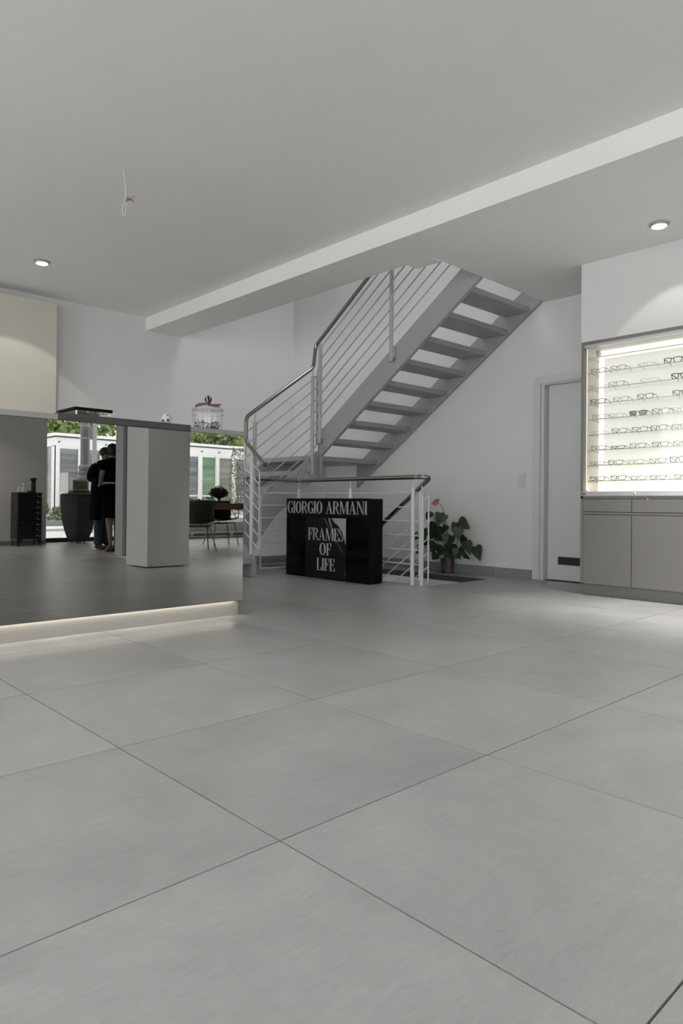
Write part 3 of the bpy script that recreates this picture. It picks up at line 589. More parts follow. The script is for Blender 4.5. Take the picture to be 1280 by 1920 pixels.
# ------------------------------------------------------------------ staircase
SM = M['stairmetal']
r = thing('staircase', 'grey steel open tread staircase rising round the corner to the upper floor', 'staircase', (5.8, 6.0, 0))
def yz(x0, x1, pts): return MB().prism([(x0, y, z) for y, z in pts], (x1-x0, 0, 0))
def xz(y0, y1, pts): return MB().prism([(x, y0, z) for x, z in pts], (0, y1-y0, 0))
sl = .7065
tb = lambda y: 1.984+sl*(5.0-y)
yz(5.28, 5.325, [(6.0, 1.04), (6.0, tb(6.0)+.285), (3.76, tb(3.76)+.285), (3.76, tb(3.76)), (5.955, tb(5.955)), (5.955, 1.04)]).build('stringer', SM, r, bevel=.002)
rb = lambda y: 2.116+.7068*(4.814-y)
yz(6.338, 6.378, [(6.43, rb(6.43)), (6.43, rb(6.43)+.30), (3.76, rb(3.76)+.30), (3.76, rb(3.76))]).build('stringer', SM, r, bevel=.002)
s2 = lambda x: .762+.737*(x-4.463)
xz(6.0, 6.04, [(4.28, .18), (4.28, s2(4.28)), (5.28, s2(5.28)), (5.28, s2(5.28)-.30), (4.70, s2(4.70)-.30)]).build('stringer', SM, r, bevel=.002)
xz(7.055, 7.09, [(4.32, .30), (4.32, .60), (5.40, 1.33), (6.33, 1.33), (6.33, 1.10), (5.40, 1.05)]).build('stringer', SM, r, bevel=.002)
yz(4.24, 4.282, [(5.805, .0), (5.805, .188), (6.0, .325), (6.0, .62), (6.04, .62), (6.04, .0)]).build('stringer', SM, r, bevel=.002)
yz(3.16, 3.20, [(5.805, .0), (5.805, .30), (6.5, .85), (6.5, .0)]).build('stringer', SM, r, bevel=.002)
RH = 1.318/7
def tread(x0, x1, y0, y1, n): bx('tread', SM, r, x0, x1, y0, y1, n*RH-.055, n*RH, bevel=.006)
tread(3.205, 4.238, 5.82, 6.12, 1); tread(3.205, 4.238, 6.06, 6.40, 2)
tread(3.205, 4.40, 6.34, 7.05, 3)
for n, x0 in ((4, 4.36), (5, 4.63), (6, 4.94)): tread(x0, x0+.31, 6.042, 7.052, n)
MB().box(5.23, 6.336, 6.055, 7.052, 7*RH-.055, 7*RH).build('tread', SM, r, bevel=.004)
for n in range(8, 16):
    yr = 6.055-.2695*(n-7); tread(5.326, 6.336, yr, yr+.305, n)
bx('riser_plate', SM, r, 4.66, 4.67, 6.045, 7.05, 4*RH, 5*RH-.055)

# stair railing
RP, ST = M['railpaint'], M['steel']
def post(root, x, y, z0, z1, zp, m=RP, bracket=None):
    p = MB().lathe([(.021, z0), (.021, z1)], (x, y, 0), 16).build('post', m, root, smooth=True)
    MB().tube([(x, y, z1), (x, y, zp)], .006, 8).build('pin', m, p, smooth=True)
    if bracket: MB().box(*bracket).build('bracket', m, p)
    return p
def bend(pts, rad=.05, n=5):
    """polyline with rounded corners"""
    pts = [V(p) for p in pts]; out = [pts[0]]
    for a, b_, c in zip(pts[:-2], pts[1:-1], pts[2:]):
        d1, d2 = (a-b_), (c-b_); q = min(rad, d1.length*.45, d2.length*.45); p1, p2 = b_+d1.normalized()*q, b_+d2.normalized()*q
        for k in range(n+1):
            t_ = k/n; out.append(p1*(1-t_)**2+b_*2*t_*(1-t_)+p2*t_*t_)
    out.append(pts[-1]); return out
rr = thing('stair_railing', 'grey stair railing with sloping bars and a steel handrail', 'railing', (4.75, 6.0, .5))
MT = mat('stair_rail_grey_paint', (.38, .385, .39), .4)
post(rr, 5.24, 5.925, 1.455, 2.565, 2.62, MT, (5.24, 5.285, 5.885, 5.905, 1.50, 1.62))
post(rr, 5.24, 4.83, 2.225, 3.345, 3.41, MT, (5.24, 5.285, 4.79, 4.81, 2.26, 2.38))
post(rr, 5.175, 5.975, 1.095, 2.215, 2.28, MT, (5.10, 5.15, 5.975, 6.003, 1.12, 1.22))
post(rr, 4.37, 5.975, .655, 1.62, 1.70, MT)
post(rr, 4.262, 5.87, .232, 1.272, 1.34, M['railpaint'])
for k in range(7):
    z3 = 2.549-.1338*k; z2 = 2.139-.1330*k; zc = z2+.737*(5.24-5.13)
    MB().tube([(5.24, 5.98, zc), (5.24, 5.906, z3), (5.24, 3.76, z3+.709*2.146)], .0062, 8).build('bar', MT, rr, smooth=True)
    MB().tube([(4.272, 5.985, z2-.737*.858), (5.24, 5.98, zc)], .0062, 8).build('bar', MT, rr, smooth=True)
    if k < 7: MB().tube([(4.262, 5.738, 1.082-.1328*k), (4.262, 5.985, 1.082-.1328*k+.172)], .0062, 8).build('bar', M['railpaint'], rr, smooth=True)
MB().tube([(5.24, 5.98, 1.42), (5.24, 5.98, 2.23)], .007, 8).build('end_bar', MT, rr, smooth=True)
MB().tube([(4.262, 5.985, .455), (4.262, 5.985, 1.51)], .007, 8).build('end_bar', MT, rr, smooth=True)
MB().tube([(4.262, 5.738, .283), (4.262, 5.738, 1.084)], .007, 8).build('end_bar', M['railpaint'], rr, smooth=True)
MB().tube(bend([(4.262, 5.655, 1.155), (4.262, 5.985, 1.405), (4.275, 6.0, 1.665), (5.205, 6.0, 2.318), (5.24, 6.005, 2.575), (5.24, 3.76, 4.17)], .055), .0215, 16).build('handrail', ST, rr, smooth=True)
MB().ball((4.262, 5.650, 1.151), .023, 12).build('handrail_cap', M['dark'], rr, smooth=True)

# stairwell railing on the shop floor
rr = thing('stairwell_railing', 'pale grey railing with horizontal bars and steel handrail round the floor opening', 'railing', (5.0, 5.0, 0))
post(rr, 5.0, 4.312, 0, .917, .985); post(rr, 5.0, 5.16, 0, .917, .995); post(rr, 5.0, 5.993, 0, .917, 1.0)
post(rr, 5.062, 4.252, -.16, .842, .955); post(rr, 5.062, 5.55, -1.0, -.12, .0)
for k in range(7):
    z = .873-.1353*k
    MB().tube([(5.0, 4.226, z), (5.0, 5.993, z), (4.473, 5.993, z)], .0062, 8).build('bar', RP, rr, smooth=True)
    zz = .851-.134*k
    MB().tube([(5.062, 4.170, zz), (5.062, 6.1, zz-.735*1.93)], .0062, 8).build('bar', RP, rr, smooth=True)
MB().tube([(5.0, 4.226, .057), (5.0, 4.226, .877)], .007, 8).build('end_bar', RP, rr, smooth=True)
MB().tube([(4.473, 5.993, .057), (4.473, 5.993, .877)], .007, 8).build('end_bar', RP, rr, smooth=True)
MB().tube([(5.062, 4.170, .042), (5.062, 4.170, .855)], .007, 8).build('end_bar', RP, rr, smooth=True)
MB().tube(bend([(4.40, 5.993, 1.02), (5.0, 5.993, 1.018), (5.0, 4.185, 1.020), (5.075, 4.168, 1.014), (5.075, 6.1, -.415)], .05), .0215, 16).build('handrail', ST, rr, smooth=True)
for p_, d in (((5.0, 5.93, 1.0185), 'y'), ((5.0, 4.26, 1.020), 'y')): MB().lathe([(.0222, -.012), (.0222, .012)], p_, 16, 'y').build('handrail_joint', M['chrome'], rr, smooth=True)
# basement flight
bl = thing('basement_lamp', 'round bulkhead lamp low on the basement stair wall', 'lamp', (SX0+.02, 4.9, -.75))
MB().lathe([(.09, 0), (.09, .03), (.075, .05), (.001, .06)], (SX0+.006, 4.9, -.75), 24, 'x').build('lamp_dome', M['lens'], bl, smooth=True)
l = bpy.data.lights.new('bulkhead_light', 'POINT'); l.energy = 14; l.color = (1, .97, .93); l.shadow_soft_size = .08; o = link(bpy.data.objects.new('bulkhead_light', l)); o.parent = bl; o.location = (.15, 0, 0)
rb_ = thing('basement_stairs', 'grey steps going down through the floor opening under the staircase', 'staircase', (5.5, 4.6, -2.4))
for n in range(1, 9): bx('tread', SM, rb_, SX0+.005, SX1-.005, SY0+.02+.27*(n-1), SY0+.33+.27*(n-1), -.19*n-.05, -.19*n, bevel=.004)
for x0 in (SX0+.004, SX1-.03): yz(x0, x0+.024, [(SY0+.01, -.04), (SY0+.01, -.34), (SY0+2.6, -2.1), (SY0+2.9, -2.1)]).build('stringer', SM, rb_)

# ------------------------------------------------------------------ flamingo flower in a glass pot
LEAVES = [(6.292, 5.03, 0.599, 0.162, 0.075, 5.037, 0.505), (6.196, 4.88, 0.609, 0.104, 0.049, 4.891, 0.554), (6.294, 5.093, 0.453, 0.207, 0.138, 5.149, 0.382), (6.234, 4.897, 0.492, 0.092, 0.049, 4.92, 0.442), (6.23, 4.978, 0.385, 0.136, 0.068, 5.041, 0.364), (6.12, 4.666, 0.525, 0.119, 0.083, 4.707, 0.587), (6.26, 4.665, 0.547, 0.157, 0.102, 4.575, 0.501), (6.071, 4.592, 0.458, 0.135, 0.088, 4.591, 0.388), (6.128, 4.805, 0.389, 0.114, 0.054, 4.79, 0.329), (6.17, 4.777, 0.365, 0.138, 0.078, 4.792, 0.304), (6.249, 4.659, 0.38, 0.102, 0.066, 4.703, 0.324), (6.115, 4.491, 0.309, 0.151, 0.087, 4.458, 0.236), (6.268, 4.476, 0.246, 0.165, 0.088, 4.433, 0.16), (6.27, 4.843, 0.254, 0.147, 0.104, 4.85, 0.18), (6.108, 4.567, 0.247, 0.123, 0.076, 4.462, 0.189), (6.207, 5.037, 0.278, 0.13, 0.087, 5.084, 0.22), (6.072, 4.911, 0.187, 0.109, 0.072, 4.964, 0.135), (6.159, 5.119, 0.437, 0.118, 0.056, 5.126, 0.374), (6.12, 5.04, 0.643, 0.104, 0.073, 5.071, 0.587), (6.27, 5.359, 0.38, 0.128, 0.058, 5.401, 0.346), (6.17, 5.223, 0.238, 0.119, 0.063, 5.263, 0.192), (6.27, 4.984, 0.234, 0.118, 0.087, 5.015, 0.177), (6.251, 4.822, 0.148, 0.103, 0.067, 4.807, 0.106), (6.269, 4.621, 0.19, 0.102, 0.036, 4.577, 0.171), (6.11, 4.604, 0.192, 0.071, 0.026, 4.578, 0.176), (6.087, 4.631, 0.238, 0.118, 0.053, 4.627, 0.174), (6.208, 5.15, 0.328, 0.1, 0.062, 5.182, 0.283)]
r = thing('flamingo_flower', 'dark green leafy flamingo flower with one pink bloom in a glass pot', 'plant', (6.2, 4.83, 0))
pc = V((6.2, 4.83, 0))
MB().lathe([(.070, .004), (.082, .16), (.074, .16), (.062, .01)], pc, 20).build('nursery_pot', M['potbrown'], r, smooth=True)
MB().lathe([(.001, .0), (.096, .0), (.104, .012), (.107, .175), (.1035, .175), (.100, .014), (.001, .008)], pc, 28).build('glass_pot', M['clear'], r, smooth=True)
MB().lathe([(.001, .150), (.076, .148)], pc, 16).build('soil', M['soil'], r)
def heart(mb, base, tip, side, nrm, ln, wd, fold=.12, curl=.1):
    """heart shaped leaf blade: lobes at the base, point at the tip, folded along the midrib"""
    d = (tip-base).normalized(); prof = [(-.10, .0), (-.17, .16), (-.17, .34), (-.08, .47), (.08, .50), (.25, .46), (.45, .36), (.65, .24), (.85, .10), (1.0, 0)]
    mid = [base+d*ln*t_ - nrm*curl*ln*(max(t_, 0)**2) for t_ in (0, .02, .05, .08, .15, .28, .46, .65, .85, 1.0)]
    vs = []; fs = []
    for k, (t_, q) in enumerate(prof):
        o = d*ln*t_ - nrm*curl*ln*(max(t_, 0)**2)
        vs += [base+o+side*wd*q+nrm*fold*wd*q, mid[k], base+o-side*wd*q+nrm*fold*wd*q]
    for k in range(len(prof)-1):
        a = 3*k; fs += [(a, a+1, a+4, a+3), (a+1, a+2, a+5, a+4)]
    mb.add(vs, fs); return mb
rnd = random.Random(3)
for k, (x, y, z, ln, wd, ty, tz) in enumerate(LEAVES):
    c = V((x, y, z)); d = V((rnd.uniform(-.25, .1)*.1, ty-y, tz-z)).normalized(); ln *= .95
    nrm = V((-.75+rnd.uniform(-.25, .15), -.6+rnd.uniform(-.3, .3), rnd.uniform(.0, .5))); nrm = (nrm-d*nrm.dot(d)).normalized(); sd = d.cross(nrm)
    base = c-d*ln*.35
    heart(MB(), base, base+d*ln, sd, nrm, ln*1.0, wd*1.5).build('leaf', M['leaflight'] if k in (0, 1, 8, 9) else M['leaf'], r, smooth=True)
    s0 = pc+V((rnd.uniform(-.03, .03), rnd.uniform(-.03, .03), .155)); md = (s0+base)/2+V((0, 0, .05))
    MB().tube([s0, s0*.6+md*.4+V((0, 0, .01)), md, md*.4+base*.6+V((0, 0, .01)), base], [.0035, .003, .0028, .0025, .002], 6).build('leaf_stem', M['stemg'], r, smooth=True)
MB().tube([pc+V((0, .01, .15)), (6.2, 4.87, .45), (6.2, 4.88, .658), (6.2, 4.91, .73), (6.2, 4.945, .768), (6.2, 4.985, .792)], .003, 6).build('flower_stem', M['stemg'], r, smooth=True)
fb = V((6.2, 4.985, .793)); 
heart(MB(), fb, fb+V((-.01, .06, -.02)), V((-.3, -.2, .9)).normalized(), V((-.8, -.5, -.1)).normalized(), .085, .085, .45, -.15).build('spathe', M['pink'], r, smooth=True)
MB().tube([fb, fb+V((-.02, .012, .018)), fb+V((-.025, .035, .028))], [.005, .0045, .002], 8).build('spadix', M['spadix'], r, smooth=True)
heart(MB(), fb+V((.005, .0, .0)), fb+V((0, -.035, .05)), V((-.5, .5, .5)).normalized(), V((-.7, -.6, .2)).normalized(), .055, .022, .3).build('spathe_lobe', M['leaflight'], r, smooth=True)

# ------------------------------------------------------------------ recessed ceiling lamps
def downlight(x, y, z, label, core, aim, rim, cone):
    r = thing('recessed_spotlight', label, 'lamp', (x, y, z), 0, 'round recessed ceiling lamps')
    MB().lathe([(.078, 0), (.078, -.004), (.062, -.006), (.060, 0)], (x, y, z-.0005), 32).build('trim_ring', M['alu'], r, smooth=True)
    MB().lathe([(.059, -.002), (.058, -.016), (.053, -.018), (.053, -.004)], (x, y, z-.0005), 32).build('lamp_bezel', M['chrome'], r, smooth=True)
    MB().lathe([(.052, -.012), (.050, -.022), (.001, -.024)], (x, y, z-.0005), 28).build('lens', M['lens'], r, smooth=True)
    for nm, en, sz, bl in (('beam_core', core, cone, 1.0), ('beam_rim', rim, 86, .12)):
        if not en: continue
        l = bpy.data.lights.new(nm, 'SPOT'); l.energy = en*SPOT_W; l.color = (1, .97, .925); l.spot_size = R(sz); l.spot_blend = bl; l.shadow_soft_size = .045
        o = link(bpy.data.objects.new(nm, l)); o.parent = r; o.location = (0, 0, -.03)
        o.rotation_euler = V(aim if nm == 'beam_rim' else (0, 0, -1)).to_track_quat('-Z', 'Y').to_euler()
downlight(5.20, 2.12, ZR, 'lit round recessed lamp in the ceiling before the eyewear cabinet', 330, (.2, 0, -1), 11, 56)
downlight(2.40, 6.66, ZM, 'lit round recessed lamp in the ceiling above the beige panel', 130, (0, .36, -1), 28, 60)
# unseen lamps: the cabinet row goes on, the others are added to brighten the room
WHERE = ['over the right end of the eyewear cabinet', 'past the right end of the eyewear cabinet', 'over the walkway right of the pillar', 'over the far left end of the beige panel', 'by the far left back corner window',
         'above the left window bay near the counter', 'by the solid pier of the left front', 'above the left window bay near the street', 'on the left street side of the shop', 'before the pillar on the street side',
         'in front of the wide street window, left', 'in front of the wide street window, middle', 'before the wall pier with the drawer chest', 'between pillar and street window', 'over the left end of the mirror counter', 'beside the ceiling beam near the pillar']
for k, (x, y, z) in enumerate(((5.20, .95, ZR), (5.20, -.25, ZR), (5.20, -1.45, ZR), (.30, 6.66, ZM), (-1.8, 6.66, ZM), (-1.8, 3.9, ZM), (-1.8, 1.2, ZM), (-1.8, -1.5, ZM), (.6, -1.5, ZM), (2.9, -1.5, ZM), (.6, -3.8, ZM), (3.4, -3.8, ZM), (2.0, -2.6, ZM), (.72, 2.75, ZM), (3.35, .95, ZM))):
    downlight(x, y, z, 'unseen round recessed lamp ' + WHERE[k], (330 if y > .5 else 110) if z == ZR else (110 if y in (2.75, .95) else (50 if y > -3 else 260)), (0, 0, -1), 6, 70 if z == ZR else 100)

# ------------------------------------------------------------------ cable hanging from the ceiling
r = thing('ceiling_cable', 'loose white cable with bare wire ends hanging from the ceiling', 'cable', (2.132, 4.415, ZM))
P = lambda u, v: V((2.12, 4.40, ZM)) + Rt*u + V((0, 0, v))
MB().tube([P(-.010, .0), P(-.006, -.03), P(.003, -.075), P(.004, -.095)], .0052, 8).build('sheath', M['cable'], r, smooth=True)
MB().tube([P(.004, -.09), P(.008, -.15), P(.010, -.20), P(.002, -.225), P(-.008, -.25), P(-.013, -.285), P(-.010, -.315), P(-.002, -.325), P(.006, -.315), P(.010, -.29), P(.012, -.24)], .0035, 8).build('cable_loop', M['cable'], r, smooth=True)
for a in ((-.197, .052, -.206), (-.215, .05, -.212), (-.225, .055, -.215)):
    MB().tube([P(.010, a[0]), P(.028, (a[0]+a[2])/2+.006), P(a[1], a[2])], .0022, 6).build('wire', M['wire'], r, smooth=True)
for a in ((.060, -.190), (.058, -.222), (.050, -.210)): MB().ball(P(*a), .006, 8).build('wire_end', M['copper'], r, smooth=True)

# ------------------------------------------------------------------ things behind the camera, seen in the mirror
r = thing('drawer_chest', 'narrow black steel chest of eight numbered drawers by the shop window', 'chest of drawers', (4.22, -4.57, 0))
c0, c1, d0, d1 = 4.025, 4.425, -4.74, -4.395
bx('carcass', M['chest'], r, c0, c1, d0, d1-.018, .115, .895, bevel=.004)
bx('top', M['chest'], r, c0-.004, c1+.004, d0, d1+.004, .893, .903, bevel=.002)
for x in (c0+.018, c1-.018):
    for y in (d0+.02, d1-.03):
        MB().lathe([(.014, 0), (.010, .012), (.010, .12)], (x, y, 0), 10).build('leg', M['chest'], r, smooth=True)
for sgn, x in ((1, c0+.004), (-1, c1-.004)):
    xz(d1-.026, d1-.019, [(x, .02), (x+sgn*.025, .02), (x+sgn*.08, .10), (x+sgn*.08, .12), (x, .12)]).build('corner_bracket', M['chest'], r)
for k in range(8):
    z1 = .885-.0955*k; z0 = z1-.088
    d = bx('drawer', M['chestfront'], r, c0+.014, c1-.014, d1-.02, d1, z0, z1, bevel=.003)
    MB().tube([(4.20, d1, z0+.058), (4.205, d1+.014, z0+.040), (4.25, d1+.018, z0+.034), (4.295, d1+.014, z0+.040), (4.30, d1, z0+.058)], .004, 6).build('handle', M['chest'], d, smooth=True)
    for txt, x, sz in ((str(k+1), 4.358, .050), ('no', 4.400, .030)):
        fc = bpy.data.curves.new('drawer_number', 'FONT'); fc.body = txt; fc.size = sz; fc.extrude = .0004; fc.materials.append(M['print_'])
        tmp = bpy.data.objects.new('tmp', fc); me = bpy.data.meshes.new_from_object(tmp); me.name = 'drawer_number'; bpy.data.objects.remove(tmp); o = link(bpy.data.objects.new('drawer_number', me)); o.parent = d; o.location = V((x, d1+.001, z0+.030))-WL[d]; o.rotation_euler = (R(90), 0, R(180))
r = thing('pepper_mill', 'black flared cylinder standing on the drawer chest', 'grinder', (4.335, -4.56, .903))
MB().lathe([(.040, 0), (.040, .17), (.034, .178), (.034, .188), (.052, .215), (.056, .245), (.050, .252)], (4.335, -4.56, .903), 24).build('mill_body', M['chestfront'], r, smooth=True)
r = thing('black_dish', 'low black dish on the drawer chest beside the cylinder', 'dish', (4.255, -4.47, .903))
MB().lathe([(.025, 0), (.055, .012), (.060, .028), (.056, .028), (.024, .008)], (4.255, -4.47, .903), 20).build('dish_bowl', M['chestfront'], r, smooth=True)
rnd = random.Random(5)
for k, (x, y) in enumerate(((4.075, -4.50), (4.105, -4.60), (4.13, -4.47), (4.165, -4.55), (4.19, -4.63))):
    h = (.10, .16, .15, .165, .14)[k]
    g = thing('crystal_stopper_bottle', '%s small cut crystal bottle on the drawer chest, counted from the free end' % ('first', 'second', 'third', 'fourth', 'fifth')[k], 'bottle', (x, y, .903), 0, 'crystal bottles on the drawer chest')
    MB().lathe([(.020, 0), (.024, .01), (.022, h*.45), (.008, h*.6), (.008, h*.68), (.011, h*.69)], (x, y, .903), 8).build('bottle_body', M['crystal'], g)
    MB().lathe([(.004, h*.69), (.018, h*.84), (.003, h)], (x, y, .903), 7).build('stopper', M['crystal'], g)

# tall planter with showcase
px, py = 5.29, -4.97
r = thing('tall_planter', 'tall dark tapering pedestal planter in front of the shop window', 'planter', (px, py, 0))
mb = MB(); vs = []; prof = [(.150, .03), (.165, .06), (.215, .22), (.255, .42), (.275, .62), (.280, .78), (.270, .90)]
for s_, z in prof:
    for q in ((-1, -.75), (.55, -1), (1, .75), (-.45, 1.0)): vs.append((px+q[0]*s_*.98, py+q[1]*s_*.8, z))
n = len(prof); mb.add(vs, [(4*i+j, 4*i+(j+1) % 4, 4*i+4+(j+1) % 4, 4*i+4+j) for i in range(n-1) for j in range(4)]+[(0, 1, 2, 3), tuple(range(4*n-4, 4*n))])
mb.build('vessel', M['planter'], r, bevel=.006)
for q in ((-.6, -.5), (.45, -.6), (.6, .5), (-.35, .6)): MB().lathe([(.02, 0), (.02, .032)], (px+q[0]*.15, py+q[1]*.12, 0), 10).build('foot', M['dark'], r)
r = thing('vitrine', 'glass vitrine with a small sepia picture, standing on the dark planter', 'showcase', (px, py, .90))
x0, x1, y0, y1, z0, z1 = px-.275, px+.235, py-.20, py+.20, .901, 1.285
bx('glass_base', M['shelfedge'], r, x0-.004, x1+.004, y0-.004, y1+.004, z0, z0+.009)
for a in ((x0, x1, y0, y0+.005, z0+.009, z1), (x0, x1, y1-.005, y1, z0+.009, z1), (x0, x0+.005, y0+.005, y1-.005, z0+.009, z1), (x1-.005, x1, y0+.005, y1-.005, z0+.009, z1), (x0, x1, y0, y1, z1, z1+.005)): bx('glass_side', M['clear'], r, *a)
for x in (x0+.002, x1-.002):
    for y in (y0+.002, y1-.002): bx('glass_corner', M['shelfedge'], r, x-.003, x+.003, y-.003, y+.003, z0+.009, z1)
tag(MB().box(px-.20, px+.21, py-.15, py+.15, z0+.0095, z0+.03).box(px-.14, px+.17, py-.12, py+.12, z0+.03, z0+.062).build('display_cloth', M['redvel'], bevel=.012), 'dark red draped cloth inside the glass vitrine', 'cloth')
g = thing('framed_picture', 'small sepia photograph on cream card inside the glass vitrine', 'picture', (px+.03, py+.02, z0+.062))
bx('card', M['sand'], g, px-.115, px+.185, py+.0, py+.006, z0+.063, z0+.26); bx('photo', M['photo'], g, px-.10, px+.16, py+.0062, py+.008, z0+.083, z0+.232)

# table, chairs, urn
r = thing('walnut_table', 'long walnut table with a thick edge by the shop window', 'table', (6.9, -2.55, 0))
bx('tabletop', M['wood'], r, 5.45, 8.4, -3.0, -2.12, .645, .752, bevel=.004)
for x in (5.52, 8.25):
    for y in (-2.9, -2.22): bx('leg', M['wood'], r, x, x+.08, y-.04, y+.04, 0, .645)
def shell_chair(x, y, rz, label):
    """dark bent shell with a wrap-round back, thin splayed legs; front faces local +y"""
    r = thing('shell_chair', label, 'chair', (x, y, 0), rz, 'black shell chairs at the walnut table')
    mb = MB(); vs = []; nu, nv = 13, 11
    for j in range(nv):
        t_ = j/(nv-1)
        for i in range(nu):
            u = -1+2*i/(nu-1)
            if t_ < .45: q = t_/.45; yy = .22-.40*q; zz = .455-.030*q+.05*abs(u)**3; ww = .235
            else: q = (t_-.45)/.55; yy = -.18-.075*q; zz = .425+.06*min(1, q*3)*.6+.335*q**1.05; ww = .235+.012*q
            wrap = .11*abs(u)**2.4*min(1, max(0, (t_-.30)*3))
            vs.append((u*ww, yy+wrap, zz))
    mb.add(vs, [(j*nu+i, j*nu+i+1, (j+1)*nu+i+1, (j+1)*nu+i) for j in range(nv-1) for i in range(nu-1)])
    o = mb.build('seat_shell', M['chairblk'], r, smooth=True, local=True); s = o.modifiers.new('thickness', 'SOLIDIFY'); s.thickness = .012; s.offset = 0
    MB().tube([(-.20, .16, .405), (-.21, -.05, .395), (-.12, -.17, .385), (.12, -.17, .385), (.21, -.05, .395), (.20, .16, .405)], .009, 8).tube([(-.2, .05, .400), (.2, .05, .400)], .008, 6).tube([(-.08, .05, .40), (-.08, .05, .425)], .006, 6).tube([(.08, .05, .40), (.08, .05, .425)], .006, 6).build('under_frame', M['chairblk'], r, smooth=True, local=True)
    for sx in (-1, 1):
        for a, b_ in (((.19*sx, .15, .40), (.24*sx, .22, 0)), ((.17*sx, -.12, .39), (.26*sx, -.20, 0))):
            MB().tube([a, b_], [.012, .009], 10).build('leg', M['legmetal'], r, smooth=True, local=True)
shell_chair(5.86, -1.78, R(180+18), 'black shell chair with its back to the pillar side at the walnut table')
shell_chair(7.02, -2.86, R(8), 'black shell chair tucked under the far side of the walnut table')
r = thing('iron_urn', 'rusty iron pedestal urn planted with trailing ivy on the table', 'urn', (6.70, -2.45, .7525))
uc = (6.70, -2.45, .7525)
MB().lathe([(.075, 0), (.078, .012), (.06, .022), (.035, .035), (.020, .055), (.022, .075), (.045, .088), (.085, .105), (.120, .130), (.135, .160), (.142, .178), (.134, .180), (.11, .150)], uc, 28).build('bowl', M['urn'], r, smooth=True)
for s_ in (-1, 1): MB().tube([(uc[0]+s_*.125, uc[1], uc[2]+.135), (uc[0]+s_*.165, uc[1], uc[2]+.125), (uc[0]+s_*.178, uc[1], uc[2]+.16), (uc[0]+s_*.16, uc[1], uc[2]+.19), (uc[0]+s_*.135, uc[1], uc[2]+.175)], .009, 8).build('handle', M['urn'], r, smooth=True)
rnd = random.Random(11)
def leaf_cloud(name, m, parent, pts, size, kind='stuff'):
    mb = MB()
    for p in pts:
        p = V(p); a = V((rnd.uniform(-1, 1), rnd.uniform(-1, 1), rnd.uniform(-.6, 1))).normalized(); b_ = a.cross(V((rnd.uniform(-1, 1), rnd.uniform(-1, 1), rnd.uniform(-1, 1)))).normalized(); c = a.cross(b_); s = size*rnd.uniform(.6, 1.3)
        mb.add([p-b_*s*.5, p+c*s*.35, p+b_*s*.6, p-c*s*.35], [(0, 1, 2, 3)])
    return mb.build(name, m, parent, kind=kind)
pts = []
for k in range(420):
    a = rnd.uniform(0, 2*pi); q = .15*rnd.random()**.5; pts.append((uc[0]+q*cos(a)*1.05, uc[1]+q*sin(a), uc[2]+.17+rnd.random()*.14*(1-(q/.17)**2)))
for k in range(150):
    t_ = rnd.random(); pts.append((uc[0]-.12-.10*t_+rnd.gauss(0, .025), uc[1]+.05+rnd.gauss(0, .03), uc[2]+.24-.24*t_**1.3+rnd.gauss(0, .015)))
leaf_cloud('ivy_leaves', M['ivy'], r, pts, .034)
for q in ((-.02, .33), (.02, .335), (.05, .30)): MB().tube([(uc[0]+q[0]*.5, uc[1], uc[2]+.16), (uc[0]+q[0], uc[1], uc[2]+q[1])], .002, 5).build('twig', M['stemg'], r)
leaf_cloud('ivy_sprig', M['ivy'], r, [(6.22+rnd.uniform(-.17, .16), -2.5+rnd.gauss(0, .05), .765+rnd.random()*.05) for k in range(90)], .035)

# parapet and convector heater below window 2
structure(MB().box(7.2, 10.3, YF-.12, YF+.06, 0, .335).build('wall_parapet', M['beige']), 'low beige parapet under the shop window behind the table', 'wall')
r = thing('convector_heater', 'low white convector heater with dark grille along the window parapet', 'heater', (8.8, -5.12, 0))
bx('top_rail', M['rail_w'], r, 7.3, 10.2, -5.18, -5.06, .105, .135); bx('grille', M['grille'], r, 7.31, 10.19, -5.17, -5.075, .045, .105); bx('base_rail', M['rail_w'], r, 7.3, 10.2, -5.18, -5.06, .02, .045)
for x in (7.75, 8.75, 9.75):
    bx('foot', M['rail_w'], r, x-.02, x+.02, -5.17, -5.045, 0, .13); bx('valve', M['rail_w'], r, x-.05, x+.05, -5.06, -5.04, .085, .105)

# ------------------------------------------------------------------ the couple
def skel(name, m, parent, chains, sub=2, root=0):
    """chains: lists of ((x,y,z), r); equal points are shared so the figure stays one surface"""
    me = bpy.data.meshes.new(name); pts = []; rad = []; ed = []; idx = {}
    for ch in chains:
        last = None
        for p, q in ch:
            key = tuple(round(c, 4) for c in p)
            if key not in idx: idx[key] = len(pts); pts.append(V(p)-WL[parent]); rad.append(q)
            if last is not None and last != idx[key]: ed.append((last, idx[key]))
            last = idx[key]
    me.from_pydata(pts, ed, []); me.materials.append(m); o = link(bpy.data.objects.new(name, me)); o.parent = parent; WL[o] = WL[parent]
    sk = o.modifiers.new('skin', 'SKIN'); sk.use_smooth_shade = True
    for k, q in enumerate(rad):
        v = me.skin_vertices[0].data[k]; v.radius = (q, q) if not isinstance(q, tuple) else q; v.use_root = (k == root)
    ss = o.modifiers.new('sub', 'SUBSURF'); ss.levels = sub; ss.render_levels = sub
    return o
